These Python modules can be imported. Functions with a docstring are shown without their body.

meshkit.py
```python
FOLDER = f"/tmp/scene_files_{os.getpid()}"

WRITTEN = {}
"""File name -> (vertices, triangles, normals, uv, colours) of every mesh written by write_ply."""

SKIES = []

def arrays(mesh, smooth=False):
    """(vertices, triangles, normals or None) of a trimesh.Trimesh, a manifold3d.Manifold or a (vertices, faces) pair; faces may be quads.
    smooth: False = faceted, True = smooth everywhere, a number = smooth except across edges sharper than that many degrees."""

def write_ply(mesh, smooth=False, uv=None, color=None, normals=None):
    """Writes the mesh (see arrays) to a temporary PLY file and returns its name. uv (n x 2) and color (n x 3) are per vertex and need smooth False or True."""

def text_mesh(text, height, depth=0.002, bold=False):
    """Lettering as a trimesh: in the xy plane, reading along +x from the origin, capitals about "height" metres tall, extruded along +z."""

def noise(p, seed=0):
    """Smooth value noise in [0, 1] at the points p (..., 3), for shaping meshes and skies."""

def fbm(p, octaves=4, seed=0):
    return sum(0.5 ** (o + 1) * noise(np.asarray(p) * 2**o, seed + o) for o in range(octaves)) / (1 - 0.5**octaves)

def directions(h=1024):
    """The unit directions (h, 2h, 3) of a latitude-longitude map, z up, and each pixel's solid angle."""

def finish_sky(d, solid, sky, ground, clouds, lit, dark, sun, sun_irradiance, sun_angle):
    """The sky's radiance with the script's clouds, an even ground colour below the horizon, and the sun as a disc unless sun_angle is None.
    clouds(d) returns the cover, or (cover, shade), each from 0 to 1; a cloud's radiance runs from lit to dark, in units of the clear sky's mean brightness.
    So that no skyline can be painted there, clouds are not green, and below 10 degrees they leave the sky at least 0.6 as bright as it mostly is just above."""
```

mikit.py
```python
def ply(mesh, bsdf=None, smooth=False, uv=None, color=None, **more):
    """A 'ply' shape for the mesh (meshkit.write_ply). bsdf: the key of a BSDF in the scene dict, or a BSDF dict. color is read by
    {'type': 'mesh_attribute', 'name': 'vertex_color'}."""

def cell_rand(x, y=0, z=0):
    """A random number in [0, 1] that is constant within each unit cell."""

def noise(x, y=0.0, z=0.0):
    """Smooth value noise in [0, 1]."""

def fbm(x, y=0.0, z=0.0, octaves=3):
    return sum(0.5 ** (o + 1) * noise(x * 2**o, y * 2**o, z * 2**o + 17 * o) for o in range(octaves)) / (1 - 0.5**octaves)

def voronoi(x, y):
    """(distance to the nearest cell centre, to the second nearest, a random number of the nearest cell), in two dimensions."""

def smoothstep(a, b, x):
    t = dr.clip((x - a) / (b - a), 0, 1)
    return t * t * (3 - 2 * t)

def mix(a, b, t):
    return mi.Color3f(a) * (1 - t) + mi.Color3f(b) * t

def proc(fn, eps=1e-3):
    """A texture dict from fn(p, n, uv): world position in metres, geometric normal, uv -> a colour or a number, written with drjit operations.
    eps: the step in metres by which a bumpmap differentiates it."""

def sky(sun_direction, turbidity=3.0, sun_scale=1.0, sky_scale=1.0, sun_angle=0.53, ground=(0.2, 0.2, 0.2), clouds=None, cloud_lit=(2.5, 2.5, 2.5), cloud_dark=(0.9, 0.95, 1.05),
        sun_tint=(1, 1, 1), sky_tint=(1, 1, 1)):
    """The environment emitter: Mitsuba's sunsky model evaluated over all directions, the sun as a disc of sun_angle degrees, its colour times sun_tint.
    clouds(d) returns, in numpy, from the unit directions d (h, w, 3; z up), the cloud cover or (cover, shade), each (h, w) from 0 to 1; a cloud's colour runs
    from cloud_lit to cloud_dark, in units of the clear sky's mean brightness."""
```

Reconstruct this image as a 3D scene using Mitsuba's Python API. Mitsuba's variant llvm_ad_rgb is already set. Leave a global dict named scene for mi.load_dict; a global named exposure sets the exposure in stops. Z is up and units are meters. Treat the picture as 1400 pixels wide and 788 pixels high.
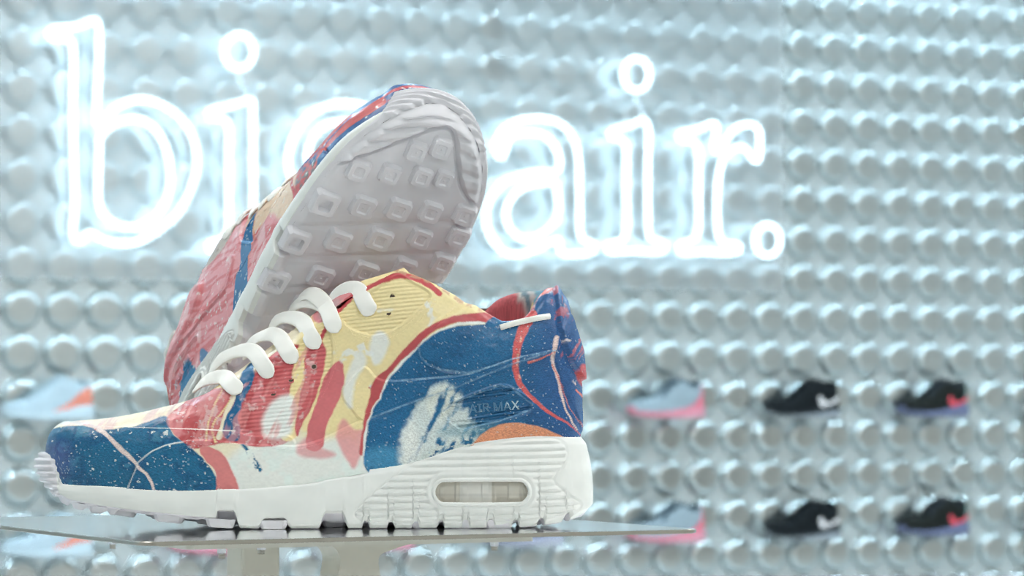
import math
import numpy as np
import shapely
import trimesh
import mitsuba as mi
import mikit
import meshkit
from scipy.interpolate import CubicSpline, PchipInterpolator, CubicHermiteSpline
from scipy.spatial import cKDTree

T = mi.ScalarTransform4f
scene, labels = {}, {}

# ------------------------------------------------------------------ camera, lights, exposure
PLATE = 1.0                        # height of the display plate's top face
EYE = np.array([0.0, 0.0, PLATE + 0.0728])
FOCAL = 4280.0                     # in pixels of a 1400 px wide frame
PITCH = math.atan(146 / FOCAL)
exposure = 4.06
scene['camera'] = {'type': 'thinlens', 'fov': math.degrees(2 * math.atan(700 / FOCAL)), 'fov_axis': 'x', 'near_clip': 0.05, 'far_clip': 60.0,
                   'aperture_radius': 0.0028, 'focus_distance': 1.70,
                   'to_world': T().look_at(origin=EYE.tolist(), target=(EYE + [0, math.cos(PITCH), math.sin(PITCH)]).tolist(), up=[0, 0, 1])}
ANGLE = math.radians(27.5)         # the room is turned by this against the camera's axis
U = np.array([math.cos(ANGLE), math.sin(ANGLE), 0.0])     # to the right along the back wall
N = np.array([math.sin(ANGLE), -math.cos(ANGLE), 0.0])    # out of the back wall into the room
W0 = np.array([0.0, 10.0, 0.0])                            # where the camera's axis meets the wall
ROOM = np.eye(4)
ROOM[:3, 0], ROOM[:3, 1], ROOM[:3, 2], ROOM[:3, 3] = U, N, [0, 0, 1], W0   # room frame: x along the back wall, y out of it, z up (mirrored frame)


def room(u, d, z):
    """A point from its place along the back wall, its distance from that wall and its height."""
    return W0 + U * u + N * d + np.array([0, 0, z])


def lin(r, g, b):
    c = np.array([r, g, b], float) / 255
    return np.where(c <= 0.04045, c / 12.92, ((c + 0.055) / 1.055) ** 2.4)


def rgb(c):
    return {'type': 'rgb', 'value': [float(x) for x in c]}


def bsdf(key, color, rough=0.5, **more):
    base = color if isinstance(color, dict) else rgb(lin(*color))
    scene[key] = {'type': 'twosided', 'bsdf': {'type': 'principled', 'base_color': base, 'roughness': rough, **more}}


PANEL_L, SPOT_L, NEON_L = 12.6 / 16, 98.0 / 16, 2.75 / 16
CEIL = 4.3
WARM, COOL = np.array([1.0, 1.0, 0.98]), np.array([0.66, 0.95, 1.16])

VC = {'type': 'mesh_attribute', 'name': 'vertex_color'}
bsdf('white_paint', (206, 208, 207), 0.7)
bsdf('floor_grey', (176, 178, 177), 0.4)
bsdf('dome_satin', (189, 191, 188), 0.28, metallic=0.92)
bsdf('dome_gloss', (190, 192, 189), 0.10, metallic=0.92)
bsdf('sheet_satin', (200, 202, 200), 0.35, metallic=0.7)
bsdf('lamp_housing', (225, 225, 225), 0.5)
bsdf('steel', (232, 233, 232), 0.07, metallic=1.0)
bsdf('brushed_steel', (190, 186, 178), 0.25, metallic=1.0)
bsdf('edge_steel', (168, 161, 150), 0.22, metallic=0.85)
bsdf('beige_enamel', (206, 202, 191), 0.45)
bsdf('zinc', (205, 205, 205), 0.25, metallic=0.9)
bsdf('white_nylon', (226, 228, 236), 0.4)
bsdf('neon_off', (235, 238, 240), 0.3)
scene['clear_acrylic'] = {'type': 'thindielectric', 'int_ior': 1.49}
scene['milky_acrylic'] = {'type': 'blendbsdf', 'weight': 0.045, 'a': {'type': 'thindielectric', 'int_ior': 1.49}, 'b': {'type': 'twosided', 'bsdf': {'type': 'diffuse', 'reflectance': rgb((0.8, 0.82, 0.84))}}}
bsdf('painted_leather', VC, 0.30, specular=0.35, clearcoat=0.2, clearcoat_gloss=0.9)
bsdf('matte_vertex', VC, 0.62, specular=0.35)
bsdf('rubber_vertex', VC, 0.55, specular=0.4)
bsdf('film_vertex', VC, 0.12, specular=0.6, clearcoat=0.8, clearcoat_gloss=0.95)
bsdf('lace_cotton', (226, 224, 218), 0.9, sheen=0.3)
bsdf('hole_dark', (70, 58, 48), 0.8)


# ------------------------------------------------------------------ helpers
def tag(key, label=None, category=None, group=None, kind=None):
    d = {}
    if label: d['label'] = label
    if category: d['category'] = category
    if group: d['group'] = group
    if kind: d['kind'] = kind
    labels[key] = {**labels.get(key, {}), **d}


def add(key, mesh, mat, smooth=False, color=None, normals=None, m=None, **more):
    """One entry of the scene; mesh is a trimesh or a (vertices, faces) pair."""
    base, i = key, 0
    while key in scene:
        i += 1
        key = f'{base}_{i:03d}'
    if normals is not None:
        path = meshkit.write_ply(mesh, False, None, color, normals=normals)
        d = {'type': 'ply', 'filename': path, 'face_normals': False, 'bsdf': {'type': 'ref', 'id': mat}, **more}
    else:
        d = mikit.ply(mesh, mat, smooth, color=color, **more)
    if m is not None:
        d['to_world'] = T(np.asarray(m).tolist())
    scene[key] = d
    return key


def box(x0, x1, y0, y1, z0, z1):
    b = trimesh.creation.box([abs(x1 - x0), abs(y1 - y0), abs(z1 - z0)])
    b.apply_translation([(x0 + x1) / 2, (y0 + y1) / 2, (z0 + z1) / 2])
    return b


def room_box(u0, u1, d0, d1, z0, z1):
    b = box(u0, u1, d0, d1, z0, z1)
    b.vertices = np.array([room(*v) for v in b.vertices])
    b.invert()
    return b


def lathe(profile, segs=24):
    """(r, z) pairs turned about z."""
    p = np.asarray(profile, float)
    a = np.arange(segs) * 2 * np.pi / segs
    v = np.stack([p[:, None, 0] * np.cos(a), p[:, None, 0] * np.sin(a), np.repeat(p[:, 1:2], segs, 1)], -1).reshape(-1, 3)
    i, j = np.meshgrid(np.arange(len(p) - 1), np.arange(segs), indexing='ij')
    a0, b0 = i * segs + j, i * segs + (j + 1) % segs
    f = np.stack([a0, b0, b0 + segs, a0 + segs], -1).reshape(-1, 4)
    return v, np.vstack([f[:, [0, 1, 2]], f[:, [0, 2, 3]]])


def grid_faces(na, nb, wrap=False):
    i, j = np.meshgrid(np.arange(na if wrap else na - 1), np.arange(nb - 1), indexing='ij')
    a, b = i * nb + j, ((i + 1) % na) * nb + j
    q = np.stack([a, b, b + 1, a + 1], -1).reshape(-1, 4)
    return np.stack([q[:, [0, 1, 2]], q[:, [0, 2, 3]]], 1).reshape(-1, 3)


def vnormals(v, f):
    n, fn = np.zeros_like(v), np.cross(v[f[:, 1]] - v[f[:, 0]], v[f[:, 2]] - v[f[:, 0]])
    for k in range(3):
        np.add.at(n, f[:, k], fn)
    return n / np.maximum(np.linalg.norm(n, axis=1, keepdims=True), 1e-12)


def sub(v, f, keep, *attrs):
    f = f[keep]
    used, inv = np.unique(f, return_inverse=True)
    return (v[used], inv.reshape(-1, 3)), [a[used] for a in attrs]


def spline(pts, step, closed=False):
    p = np.asarray(pts, float)
    if closed:
        p = np.vstack([p, p[:1]])
    s = np.r_[0, np.cumsum(np.maximum(np.linalg.norm(np.diff(p, axis=0), axis=1), 1e-9) ** 0.5)]
    c = CubicSpline(s, p, bc_type='periodic' if closed else 'natural')
    fine = c(np.linspace(0, s[-1], 40 * len(p)))
    t = np.r_[0, np.cumsum(np.linalg.norm(np.diff(fine, axis=0), axis=1))]
    k = max(8, int(t[-1] / step))
    at = np.linspace(0, t[-1], k + 1)
    out = np.stack([np.interp(at, t, fine[:, i]) for i in range(p.shape[1])], 1)
    return out[:-1] if closed else out


def sweep(path, ry, rz, up, segs=12, closed=False, caps=True, power=1.0):
    """A tube of elliptical section along the path: half width ry across, half thickness rz along 'up' (numbers or one per point)."""
    path = np.asarray(path, float)
    n = len(path)
    t = np.gradient(path, axis=0) if not closed else np.roll(path, -1, 0) - np.roll(path, 1, 0)
    t /= np.linalg.norm(t, axis=1, keepdims=True) + 1e-12
    up = np.broadcast_to(np.asarray(up, float), path.shape)
    s = np.cross(t, up)
    s /= np.linalg.norm(s, axis=1, keepdims=True) + 1e-12
    w = np.cross(s, t)
    a = np.arange(segs) * 2 * np.pi / segs
    ca, sa = np.cos(a), np.sin(a)
    ca, sa = np.sign(ca) * np.abs(ca) ** power, np.sign(sa) * np.abs(sa) ** power
    ry, rz = np.broadcast_to(ry, n), np.broadcast_to(rz, n)
    v = path[:, None] + s[:, None] * (ry[:, None] * ca)[..., None] + w[:, None] * (rz[:, None] * sa)[..., None]
    v = v.reshape(-1, 3)
    i, j = np.meshgrid(np.arange(n if closed else n - 1), np.arange(segs), indexing='ij')
    k, l = (i + 1) % n, (j + 1) % segs
    q = np.stack([i * segs + j, i * segs + l, k * segs + l, k * segs + j], -1).reshape(-1, 4)
    f = np.vstack([q[:, [0, 1, 2]], q[:, [0, 2, 3]]])
    if caps and not closed:
        v = np.vstack([v, path[:1], path[-1:]])
        c0, c1 = len(v) - 2, len(v) - 1
        jj = np.arange(segs)
        f = np.vstack([f, np.stack([np.full(segs, c0), (jj + 1) % segs, jj], 1), np.stack([np.full(segs, c1), (n - 1) * segs + jj, (n - 1) * segs + (jj + 1) % segs], 1)])
    return v, f[:, ::-1]


def merge(meshes):
    vs, fs, k = [], [], 0
    for v, f in meshes:
        vs.append(v)
        fs.append(np.asarray(f) + k)
        k += len(v)
    return np.vstack(vs), np.vstack(fs)


# ------------------------------------------------------------------ the room (out of the frame but for the back wall)
RU0, RU1, RD = -7.5, 8.0, 12.5
for key, b in (('floor', (RU0, RU1, 0, RD, -0.1, 0)), ('ceiling', (RU0, RU1, 0, RD, CEIL, CEIL + 0.1)), ('wall_left', (RU0 - 0.1, RU0, 0, RD, 0, CEIL)),
               ('ceiling_bulkhead', (RU0, RU1, 3.9, 4.0, 3.2, CEIL)), ('wall_right', (RU1, RU1 + 0.1, 0, RD, 0, CEIL)), ('wall_front', (RU0, RU1, RD, RD + 0.1, 0, CEIL))):
    add(key, room_box(*b), 'floor_grey' if key == 'floor' else 'white_paint')
    tag(key, kind='structure')

# back wall: a flat sheet with a square grid of pressed domes
add('wall_back', room_box(RU0, RU1, -0.08, 0.0, 0, CEIL), 'sheet_satin')
tag('wall_back', 'pale silver wall pressed all over with round domes', kind='structure')
PU, PV = 0.130, 0.1313
prof = [(0.0640, 0.000), (0.0622, 0.0006), (0.0608, 0.003)] + [(0.0370 + 0.0235 * math.cos(a), 0.005 + 0.0215 * math.sin(a)) for a in np.linspace(0.0, math.pi / 2, 9)]
prof += [(0.0362, 0.0265), (0.034, 0.0266), (0.02, 0.0268), (0.0, 0.0268)]
dome = lathe(prof, 28)
DOME = {k: mikit.ply(dome, k, True) for k in ('dome_satin', 'dome_gloss')}


def project(p):
    c, s = math.cos(PITCH), math.sin(PITCH)
    x, y, z = p[0] - EYE[0], p[1] - EYE[1], p[2] - EYE[2]
    depth = y * c + z * s
    return 700 + FOCAL * x / depth, 394 - FOCAL * (z * c - y * s) / depth


cells = []
for i in range(-64, 53):
    for j in range(-10, 26):
        u, z = 1.093 + PU * i, PLATE + 0.0728 + 0.252 + PV * j
        if u < RU0 + 0.07 or u > RU1 - 0.07 or z < 0.07 or z > CEIL - 0.07:
            continue
        x, y = project(room(u, 0.03, z))
        inside = -20 < x < 1420 and -22 < y < 810
        hidden = (255 < x < 640 and 380 < y < 700) or (640 < x < 780 and 460 < y < 700) or (110 < x < 270 and 610 < y < 690) or (400 < x < 620 and 200 < y < 390) or (330 < x < 400 and 300 < y < 390)
        gloss = j <= -2 or (i, j) in ((-12, 8), (-10, 8), (-9, 7), (-9, 6), (7, 5), (-11, 8))
        cells.append((not inside or hidden, (x - 700) ** 2 * 0.0 - x * 0.0 + abs(x - 700), i, j, u, z, gloss))
visible = sorted(c for c in cells if not c[0])
single, rest = visible[:300], visible[300:] + [c for c in cells if c[0]]


def dome_matrix(u, z):
    m = np.eye(4)
    m[:3, 0], m[:3, 1], m[:3, 2], m[:3, 3] = U, [0, 0, 1], N, room(u, 0.0, z)
    return m


for k, c in enumerate(sorted(single, key=lambda c: (-c[3], c[2]))):
    scene['wall_back__dome' + (f'_{k:03d}' if k else '')] = {**DOME['dome_gloss' if c[6] else 'dome_satin'], 'to_world': T(dome_matrix(c[4], c[5]).tolist())}
for mat, flag in (('dome_satin', False), ('dome_gloss', True)):
    ms = [dome_matrix(c[4], c[5]) for c in rest if c[6] == flag]
    v = np.concatenate([dome[0] @ m[:3, :3].T + m[:3, 3] for m in ms])
    f = np.concatenate([dome[1] + k * len(dome[0]) for k in range(len(ms))])
    key = add('wall_back__outer_domes', (v, f), mat, True)
    tag(key, kind='stuff')

# ceiling lamps: long soft panels over the sales floor, square spots before the dome wall
def ceiling_lamp(key, label, u, d, wu, wd, radiance, group):
    h = add(key + '__housing', room_box(u - wu / 2 - 0.03, u + wu / 2 + 0.03, d - wd / 2 - 0.03, d + wd / 2 + 0.03, CEIL - 0.05, CEIL), 'lamp_housing')
    base = h[:-len('__housing')]
    c = [room(u + a * wu / 2, d + b * wd / 2, CEIL - 0.052) for a, b in ((-1, -1), (1, -1), (1, 1), (-1, 1))]
    v, f = np.array(c), np.array([[0, 1, 2], [0, 2, 3]])
    if np.cross(v[1] - v[0], v[2] - v[0])[2] > 0:
        f = f[:, ::-1]
    add(key + '__diffuser', (v, f), 'lamp_housing', emitter={'type': 'area', 'radiance': rgb(radiance)})
    tag(key, label, 'ceiling light', group)


NTH = ('first', 'second', 'third', 'fourth', 'fifth', 'sixth')
k = 0
for d in (5.4, 8.2, 11.0):
    for u in (-4.6, -1.6, 1.4, 4.4):
        ceiling_lamp('light_panel' + (f'_{k:03d}' if k else ''), f'white ceiling light panel, {NTH[int(round((u + 4.6) / 3))]} from left, {NTH[int((d - 5.3) / 2.7)]} row from dome wall', u, d, 2.0, 0.5, WARM * PANEL_L, 'ceiling light panels')
        k += 1
k = 0
for d, us in ((1.7, np.arange(-5.9, 6.5, 2.45)), (3.2, np.arange(-4.7, 6.5, 2.45))):
    for i, u in enumerate(us):
        ceiling_lamp('spot_light' + (f'_{k:03d}' if k else ''), f'small square ceiling spot, {NTH[i]} from the left in the {"row nearest the dome wall" if d < 2 else "second row from the dome wall"}', float(u), d, 0.36, 0.36, COOL * SPOT_L, 'ceiling spots')
        k += 1
# ------------------------------------------------------------------ neon sign: white tube letters before a clear sheet
SHEET_D, TUBE_D, TUBE_R = 0.050, 0.105, 0.0092


def on_sign(px, py, d=TUBE_D):
    """Place along the wall and height of the sign's drawing point (drawn on a 1400 x 788 sheet)."""
    r = np.array([(px - 700) / FOCAL, 1.0, -(py - 394) / FOCAL])
    c, s = math.cos(PITCH), math.sin(PITCH)
    r = np.array([r[0], r[1] * c - r[2] * s, r[1] * s + r[2] * c])
    w = room(0, d, 0)
    p = EYE + r * (((w - EYE) @ N) / (r @ N))
    return float((p - W0) @ U), float(p[2])


LETTERS = [
    ('b', [[(134.5, 172), (134.5, 100), (135, 40), (131, 28), (118, 31.5), (106, 36), (90, 38), (74, 39.5), (66, 46), (72, 52), (84, 53), (95, 55), (99.5, 64), (100, 120), (100.5, 200), (101.5, 290), (101, 326), (108, 331), (115, 325), (122, 319), (130, 322), (139, 327), (152, 331), (168, 333), (190, 330.5), (214, 317), (241, 294), (258, 266), (267, 240), (269.5, 222), (267, 198), (259, 178), (245, 160), (228, 147.5), (210, 139), (191, 136), (170, 141), (152, 153), (140, 168)],
           [(135.5, 200), (136, 190), (142, 181), (152, 172), (166, 165.5), (180, 163), (195, 165), (209, 174), (222, 192), (230, 214), (233, 238), (231, 262), (222, 284), (206, 302), (184, 311), (165, 309), (148, 300), (138, 289), (134.5, 272), (134.5, 235)]], None),
    ('i', [[(346, 300), (346, 220), (346, 150), (344, 137), (333, 139), (308, 146.5), (291, 150), (284.5, 156), (290, 161.5), (302, 162.5), (310, 167), (313, 180), (312.5, 240), (312, 312), (307, 324), (296, 330), (286, 334), (287, 341.5), (300, 343), (328, 343), (356, 343), (366, 340), (365, 332), (352, 326), (346.5, 316)]], (326.7, 70.6, 20, 23)),
    ('g', [[(475, 141), (450, 144), (428, 155), (410, 172), (398, 196), (394, 222), (400, 248), (416, 268), (440, 280), (470, 284), (505, 280), (530, 268), (546, 246), (552, 218), (546, 190), (530, 165), (505, 147)],
           [(475, 166), (450, 170), (433, 182), (422, 202), (421, 222), (428, 242), (446, 256), (472, 261), (498, 256), (515, 242), (522, 220), (516, 194), (500, 174)],
           [(420, 300), (440, 320), (500, 325), (545, 335), (560, 360), (545, 390), (505, 400), (460, 398), (425, 380), (412, 340)]], None),
    ('a', [[(684.5, 215.5), (678, 209), (676.5, 203), (680, 189), (692, 174), (712, 165), (739, 162), (762, 167.5), (779, 181), (789, 204), (792, 242), (792.5, 290), (793, 317), (798.5, 329), (810, 333.5), (813, 340.5), (804, 346.5), (785, 347.5), (771, 347), (764.5, 341), (763.5, 328), (757, 329), (736, 340), (707, 349), (686, 342), (670, 322), (664, 295), (672, 268), (690, 249.5), (716, 239), (742, 235.5), (758, 236), (764, 230), (764, 213), (757, 198), (742, 185), (722, 181), (704, 185), (694, 195), (690, 209)],
           [(762, 262), (759, 250), (748, 249), (725, 253), (704, 265.5), (692.5, 286), (694, 306), (706, 322), (725, 326.5), (745, 316.6), (760, 300.6), (763.5, 280)]], None),
    ('i', [[(886, 300), (886, 220), (886, 175), (880.5, 164.5), (872, 167), (856, 173.5), (840, 177.5), (833, 183.5), (839, 189.5), (848, 190), (855, 197), (856.5, 215), (856, 270), (855, 321), (849, 330), (837, 333), (829, 337.5), (832, 343), (845, 344), (869, 343.5), (895, 344.5), (908, 342), (909.5, 335.5), (900, 330), (889, 325), (886.5, 315)]], (870, 102, 18, 22)),
    ('r', [[(978.5, 208), (978, 188), (979.5, 171), (972, 169.5), (952.5, 178), (935, 181), (927, 185.5), (931, 191), (942, 193), (951, 197), (955, 210), (955, 260), (954, 316), (948, 328), (934, 333), (927, 338), (930, 344), (945, 345.5), (973, 345), (1000, 346), (1011, 342), (1010, 336), (998, 334), (986, 329), (981.5, 315), (980.5, 272), (983, 240), (989, 217), (999, 206), (1012, 201.5), (1022, 207), (1029, 218), (1035, 220.5), (1038, 213), (1038.6, 195), (1037.5, 179), (1029, 171), (1014, 171.5), (1000, 181), (989, 197), (983, 207)]], None),
]


def neon_tube(points, d=TUBE_D, r=TUBE_R, closed=True):
    p = np.array([room(*((lambda q: (q[0], d, q[1]))(on_sign(x, y)))) for x, y in points])
    p = spline(p, 0.008, closed)
    return sweep(p, r, r, N, 10, closed)


GLOW = {'type': 'area', 'radiance': rgb(np.array([0.62, 0.93, 1.15]) * NEON_L)}
u1, z0 = on_sign(1072, 400, SHEET_D)
add('neon_sign__backing_sheet', room_box(-2.6, u1, SHEET_D - 0.005, SHEET_D, z0, PLATE + 1.75), 'milky_acrylic')
zc = PLATE + 0.0728
for letter, paths, dot in LETTERS:
    m = merge([neon_tube(q) for q in paths])
    key = add('neon_sign__letter', m, 'neon_off', True, emitter=GLOW)
    tag(key, f'tube letter {letter}')
    if dot:
        x, y, rx, ry = dot
        ring = [(x + rx * math.cos(a), y + ry * math.sin(a)) for a in np.linspace(0, 2 * math.pi, 25)[:-1]]
        add(key + '__dot', neon_tube(ring), 'neon_off', True, emitter=GLOW)
        add(key + '__connector', neon_tube([(x - 2, y + ry + 5), (x + 5, y + ry + 16), (x + 15, y + ry + 42)], TUBE_D - 0.012, 0.004, False), 'neon_off', True)
ring = [(1049.4 + 17 * math.cos(a), 329 + 21 * math.sin(a)) for a in np.linspace(0, 2 * math.pi, 25)[:-1]]
add('neon_sign__full_stop', neon_tube(ring), 'neon_off', True, emitter=GLOW)
for u in (-2.5, 0.9):
    a = np.array([room(u, d, PLATE + 1.68) for d in np.linspace(0.0, SHEET_D + 0.006, 4)])
    add('neon_sign__standoff', sweep(a, 0.01, 0.01, [0, 0, 1], 12), 'zinc', 40)
tag('neon_sign', 'white neon tube lettering reading big air. on the dome wall', 'neon sign')
# ------------------------------------------------------------------ sneakers
# Shoe frame: x from the toe tip (0) to the heel (0.30 m), y across (negative = outer side), z up from the ground.
# Seam and paint plans are drawn on a side elevation at 2527 units per metre, toe at 50, ground at 724.
SC = 2527.0


def ex(px):
    return (np.asarray(px, float) - 50) / SC


def ez(py):
    return (724 - np.asarray(py, float)) / SC


LAT = [(0.004, -0.014), (0.014, -0.0275), (0.034, -0.0400), (0.060, -0.0470), (0.090, -0.0500), (0.120, -0.0495), (0.150, -0.0465), (0.180, -0.0430), (0.210, -0.0405), (0.240, -0.0385), (0.265, -0.0345), (0.285, -0.0250), (0.2945, -0.0130)]
MED = [(0.2945, 0.0130), (0.285, 0.0250), (0.265, 0.0330), (0.240, 0.0350), (0.210, 0.0345), (0.180, 0.0350), (0.150, 0.0390), (0.120, 0.0450), (0.090, 0.0485), (0.060, 0.0475), (0.034, 0.0430), (0.014, 0.0320), (0.004, 0.0200)]
CENTRE = PchipInterpolator([0, 0.03, 0.1, 0.2, 0.3], [0.003, 0.002, -0.001, -0.003, 0.0])
GROUND = PchipInterpolator([-0.01, 0.000, 0.004, 0.0138, 0.0237, 0.0455, 0.0732, 0.100, 0.120, 0.255, 0.281, 0.2948, 0.2995, 0.31],
                           [0.040, 0.0290, 0.0222, 0.0158, 0.0119, 0.0067, 0.0032, 0.0008, 0.0, 0.0, 0.0022, 0.0067, 0.0110, 0.02])
MIDTOP = PchipInterpolator([-0.01, 0.0, 0.0085, 0.0115, 0.0150, 0.040, 0.073, 0.099, 0.138, 0.178, 0.202, 0.226, 0.241, 0.273, 0.297, 0.31],
                           [0.0405, 0.0405, 0.0385, 0.0315, 0.0240, 0.0232, 0.0215, 0.0222, 0.0247, 0.0313, 0.0352, 0.0430, 0.0468, 0.0498, 0.0490, 0.049])
RUBBER = PchipInterpolator([-0.01, 0.010, 0.0138, 0.0317, 0.0732, 0.100, 0.125, 0.2], [0.05, 0.040, 0.0190, 0.0135, 0.0083, 0.0052, -0.01, -0.01])
LUG = 0.0042
EDGE_CUTS = [(310, 32, 0.0085), (376, 38, 0.0042), (456, 34, 0.0078)] + [(500 + 34 * k, 9, 0.0036) for k in range(9)]   # notches in the tread's rim
# foot of the side wall x -> top edge of the upper (x, y, z) on the outer and on the inner side
TOP_OUT = [(0.000, 0.022, 0.003, 0.0580), (0.004, 0.024, 0.002, 0.0583), (0.014, 0.030, 0.001, 0.0588), (0.034, 0.043, 0.000, 0.0606), (0.060, 0.062, -0.001, 0.0650), (0.082, 0.083, -0.003, 0.0712), (0.094, 0.0935, -0.012, 0.0760), (0.105, 0.104, -0.0165, 0.0825), (0.122, 0.1225, -0.019, 0.0945), (0.140, 0.146, -0.020, 0.1105), (0.157, 0.168, -0.021, 0.1250), (0.172, 0.186, -0.0215, 0.1360), (0.186, 0.196, -0.023, 0.1405), (0.198, 0.208, -0.0245, 0.1365), (0.213, 0.2255, -0.0265, 0.1272), (0.228, 0.2415, -0.0280, 0.1160), (0.243, 0.2535, -0.0280, 0.1103), (0.257, 0.264, -0.0255, 0.1120), (0.268, 0.2705, -0.0205, 0.1190), (0.280, 0.2745, -0.0130, 0.1275), (0.2975, 0.2765, 0.000, 0.1306)]
TOP_IN = [(0.000, 0.022, 0.003, 0.0580), (0.004, 0.024, 0.004, 0.0583), (0.014, 0.030, 0.004, 0.0588), (0.034, 0.043, 0.003, 0.0606), (0.060, 0.062, 0.002, 0.0650), (0.082, 0.083, 0.003, 0.0712), (0.094, 0.0935, 0.010, 0.0760), (0.105, 0.104, 0.0145, 0.0825), (0.122, 0.1225, 0.017, 0.0945), (0.140, 0.146, 0.018, 0.1105), (0.157, 0.168, 0.019, 0.1250), (0.172, 0.186, 0.0195, 0.1350), (0.186, 0.196, 0.021, 0.1385), (0.198, 0.206, 0.0225, 0.1335), (0.213, 0.2195, 0.0245, 0.1220), (0.228, 0.230, 0.0260, 0.1160), (0.243, 0.240, 0.0265, 0.1190), (0.257, 0.251, 0.0250, 0.1270), (0.268, 0.261, 0.0200, 0.1300), (0.280, 0.270, 0.0125, 0.1308), (0.2975, 0.2765, 0.000, 0.1306)]

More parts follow.
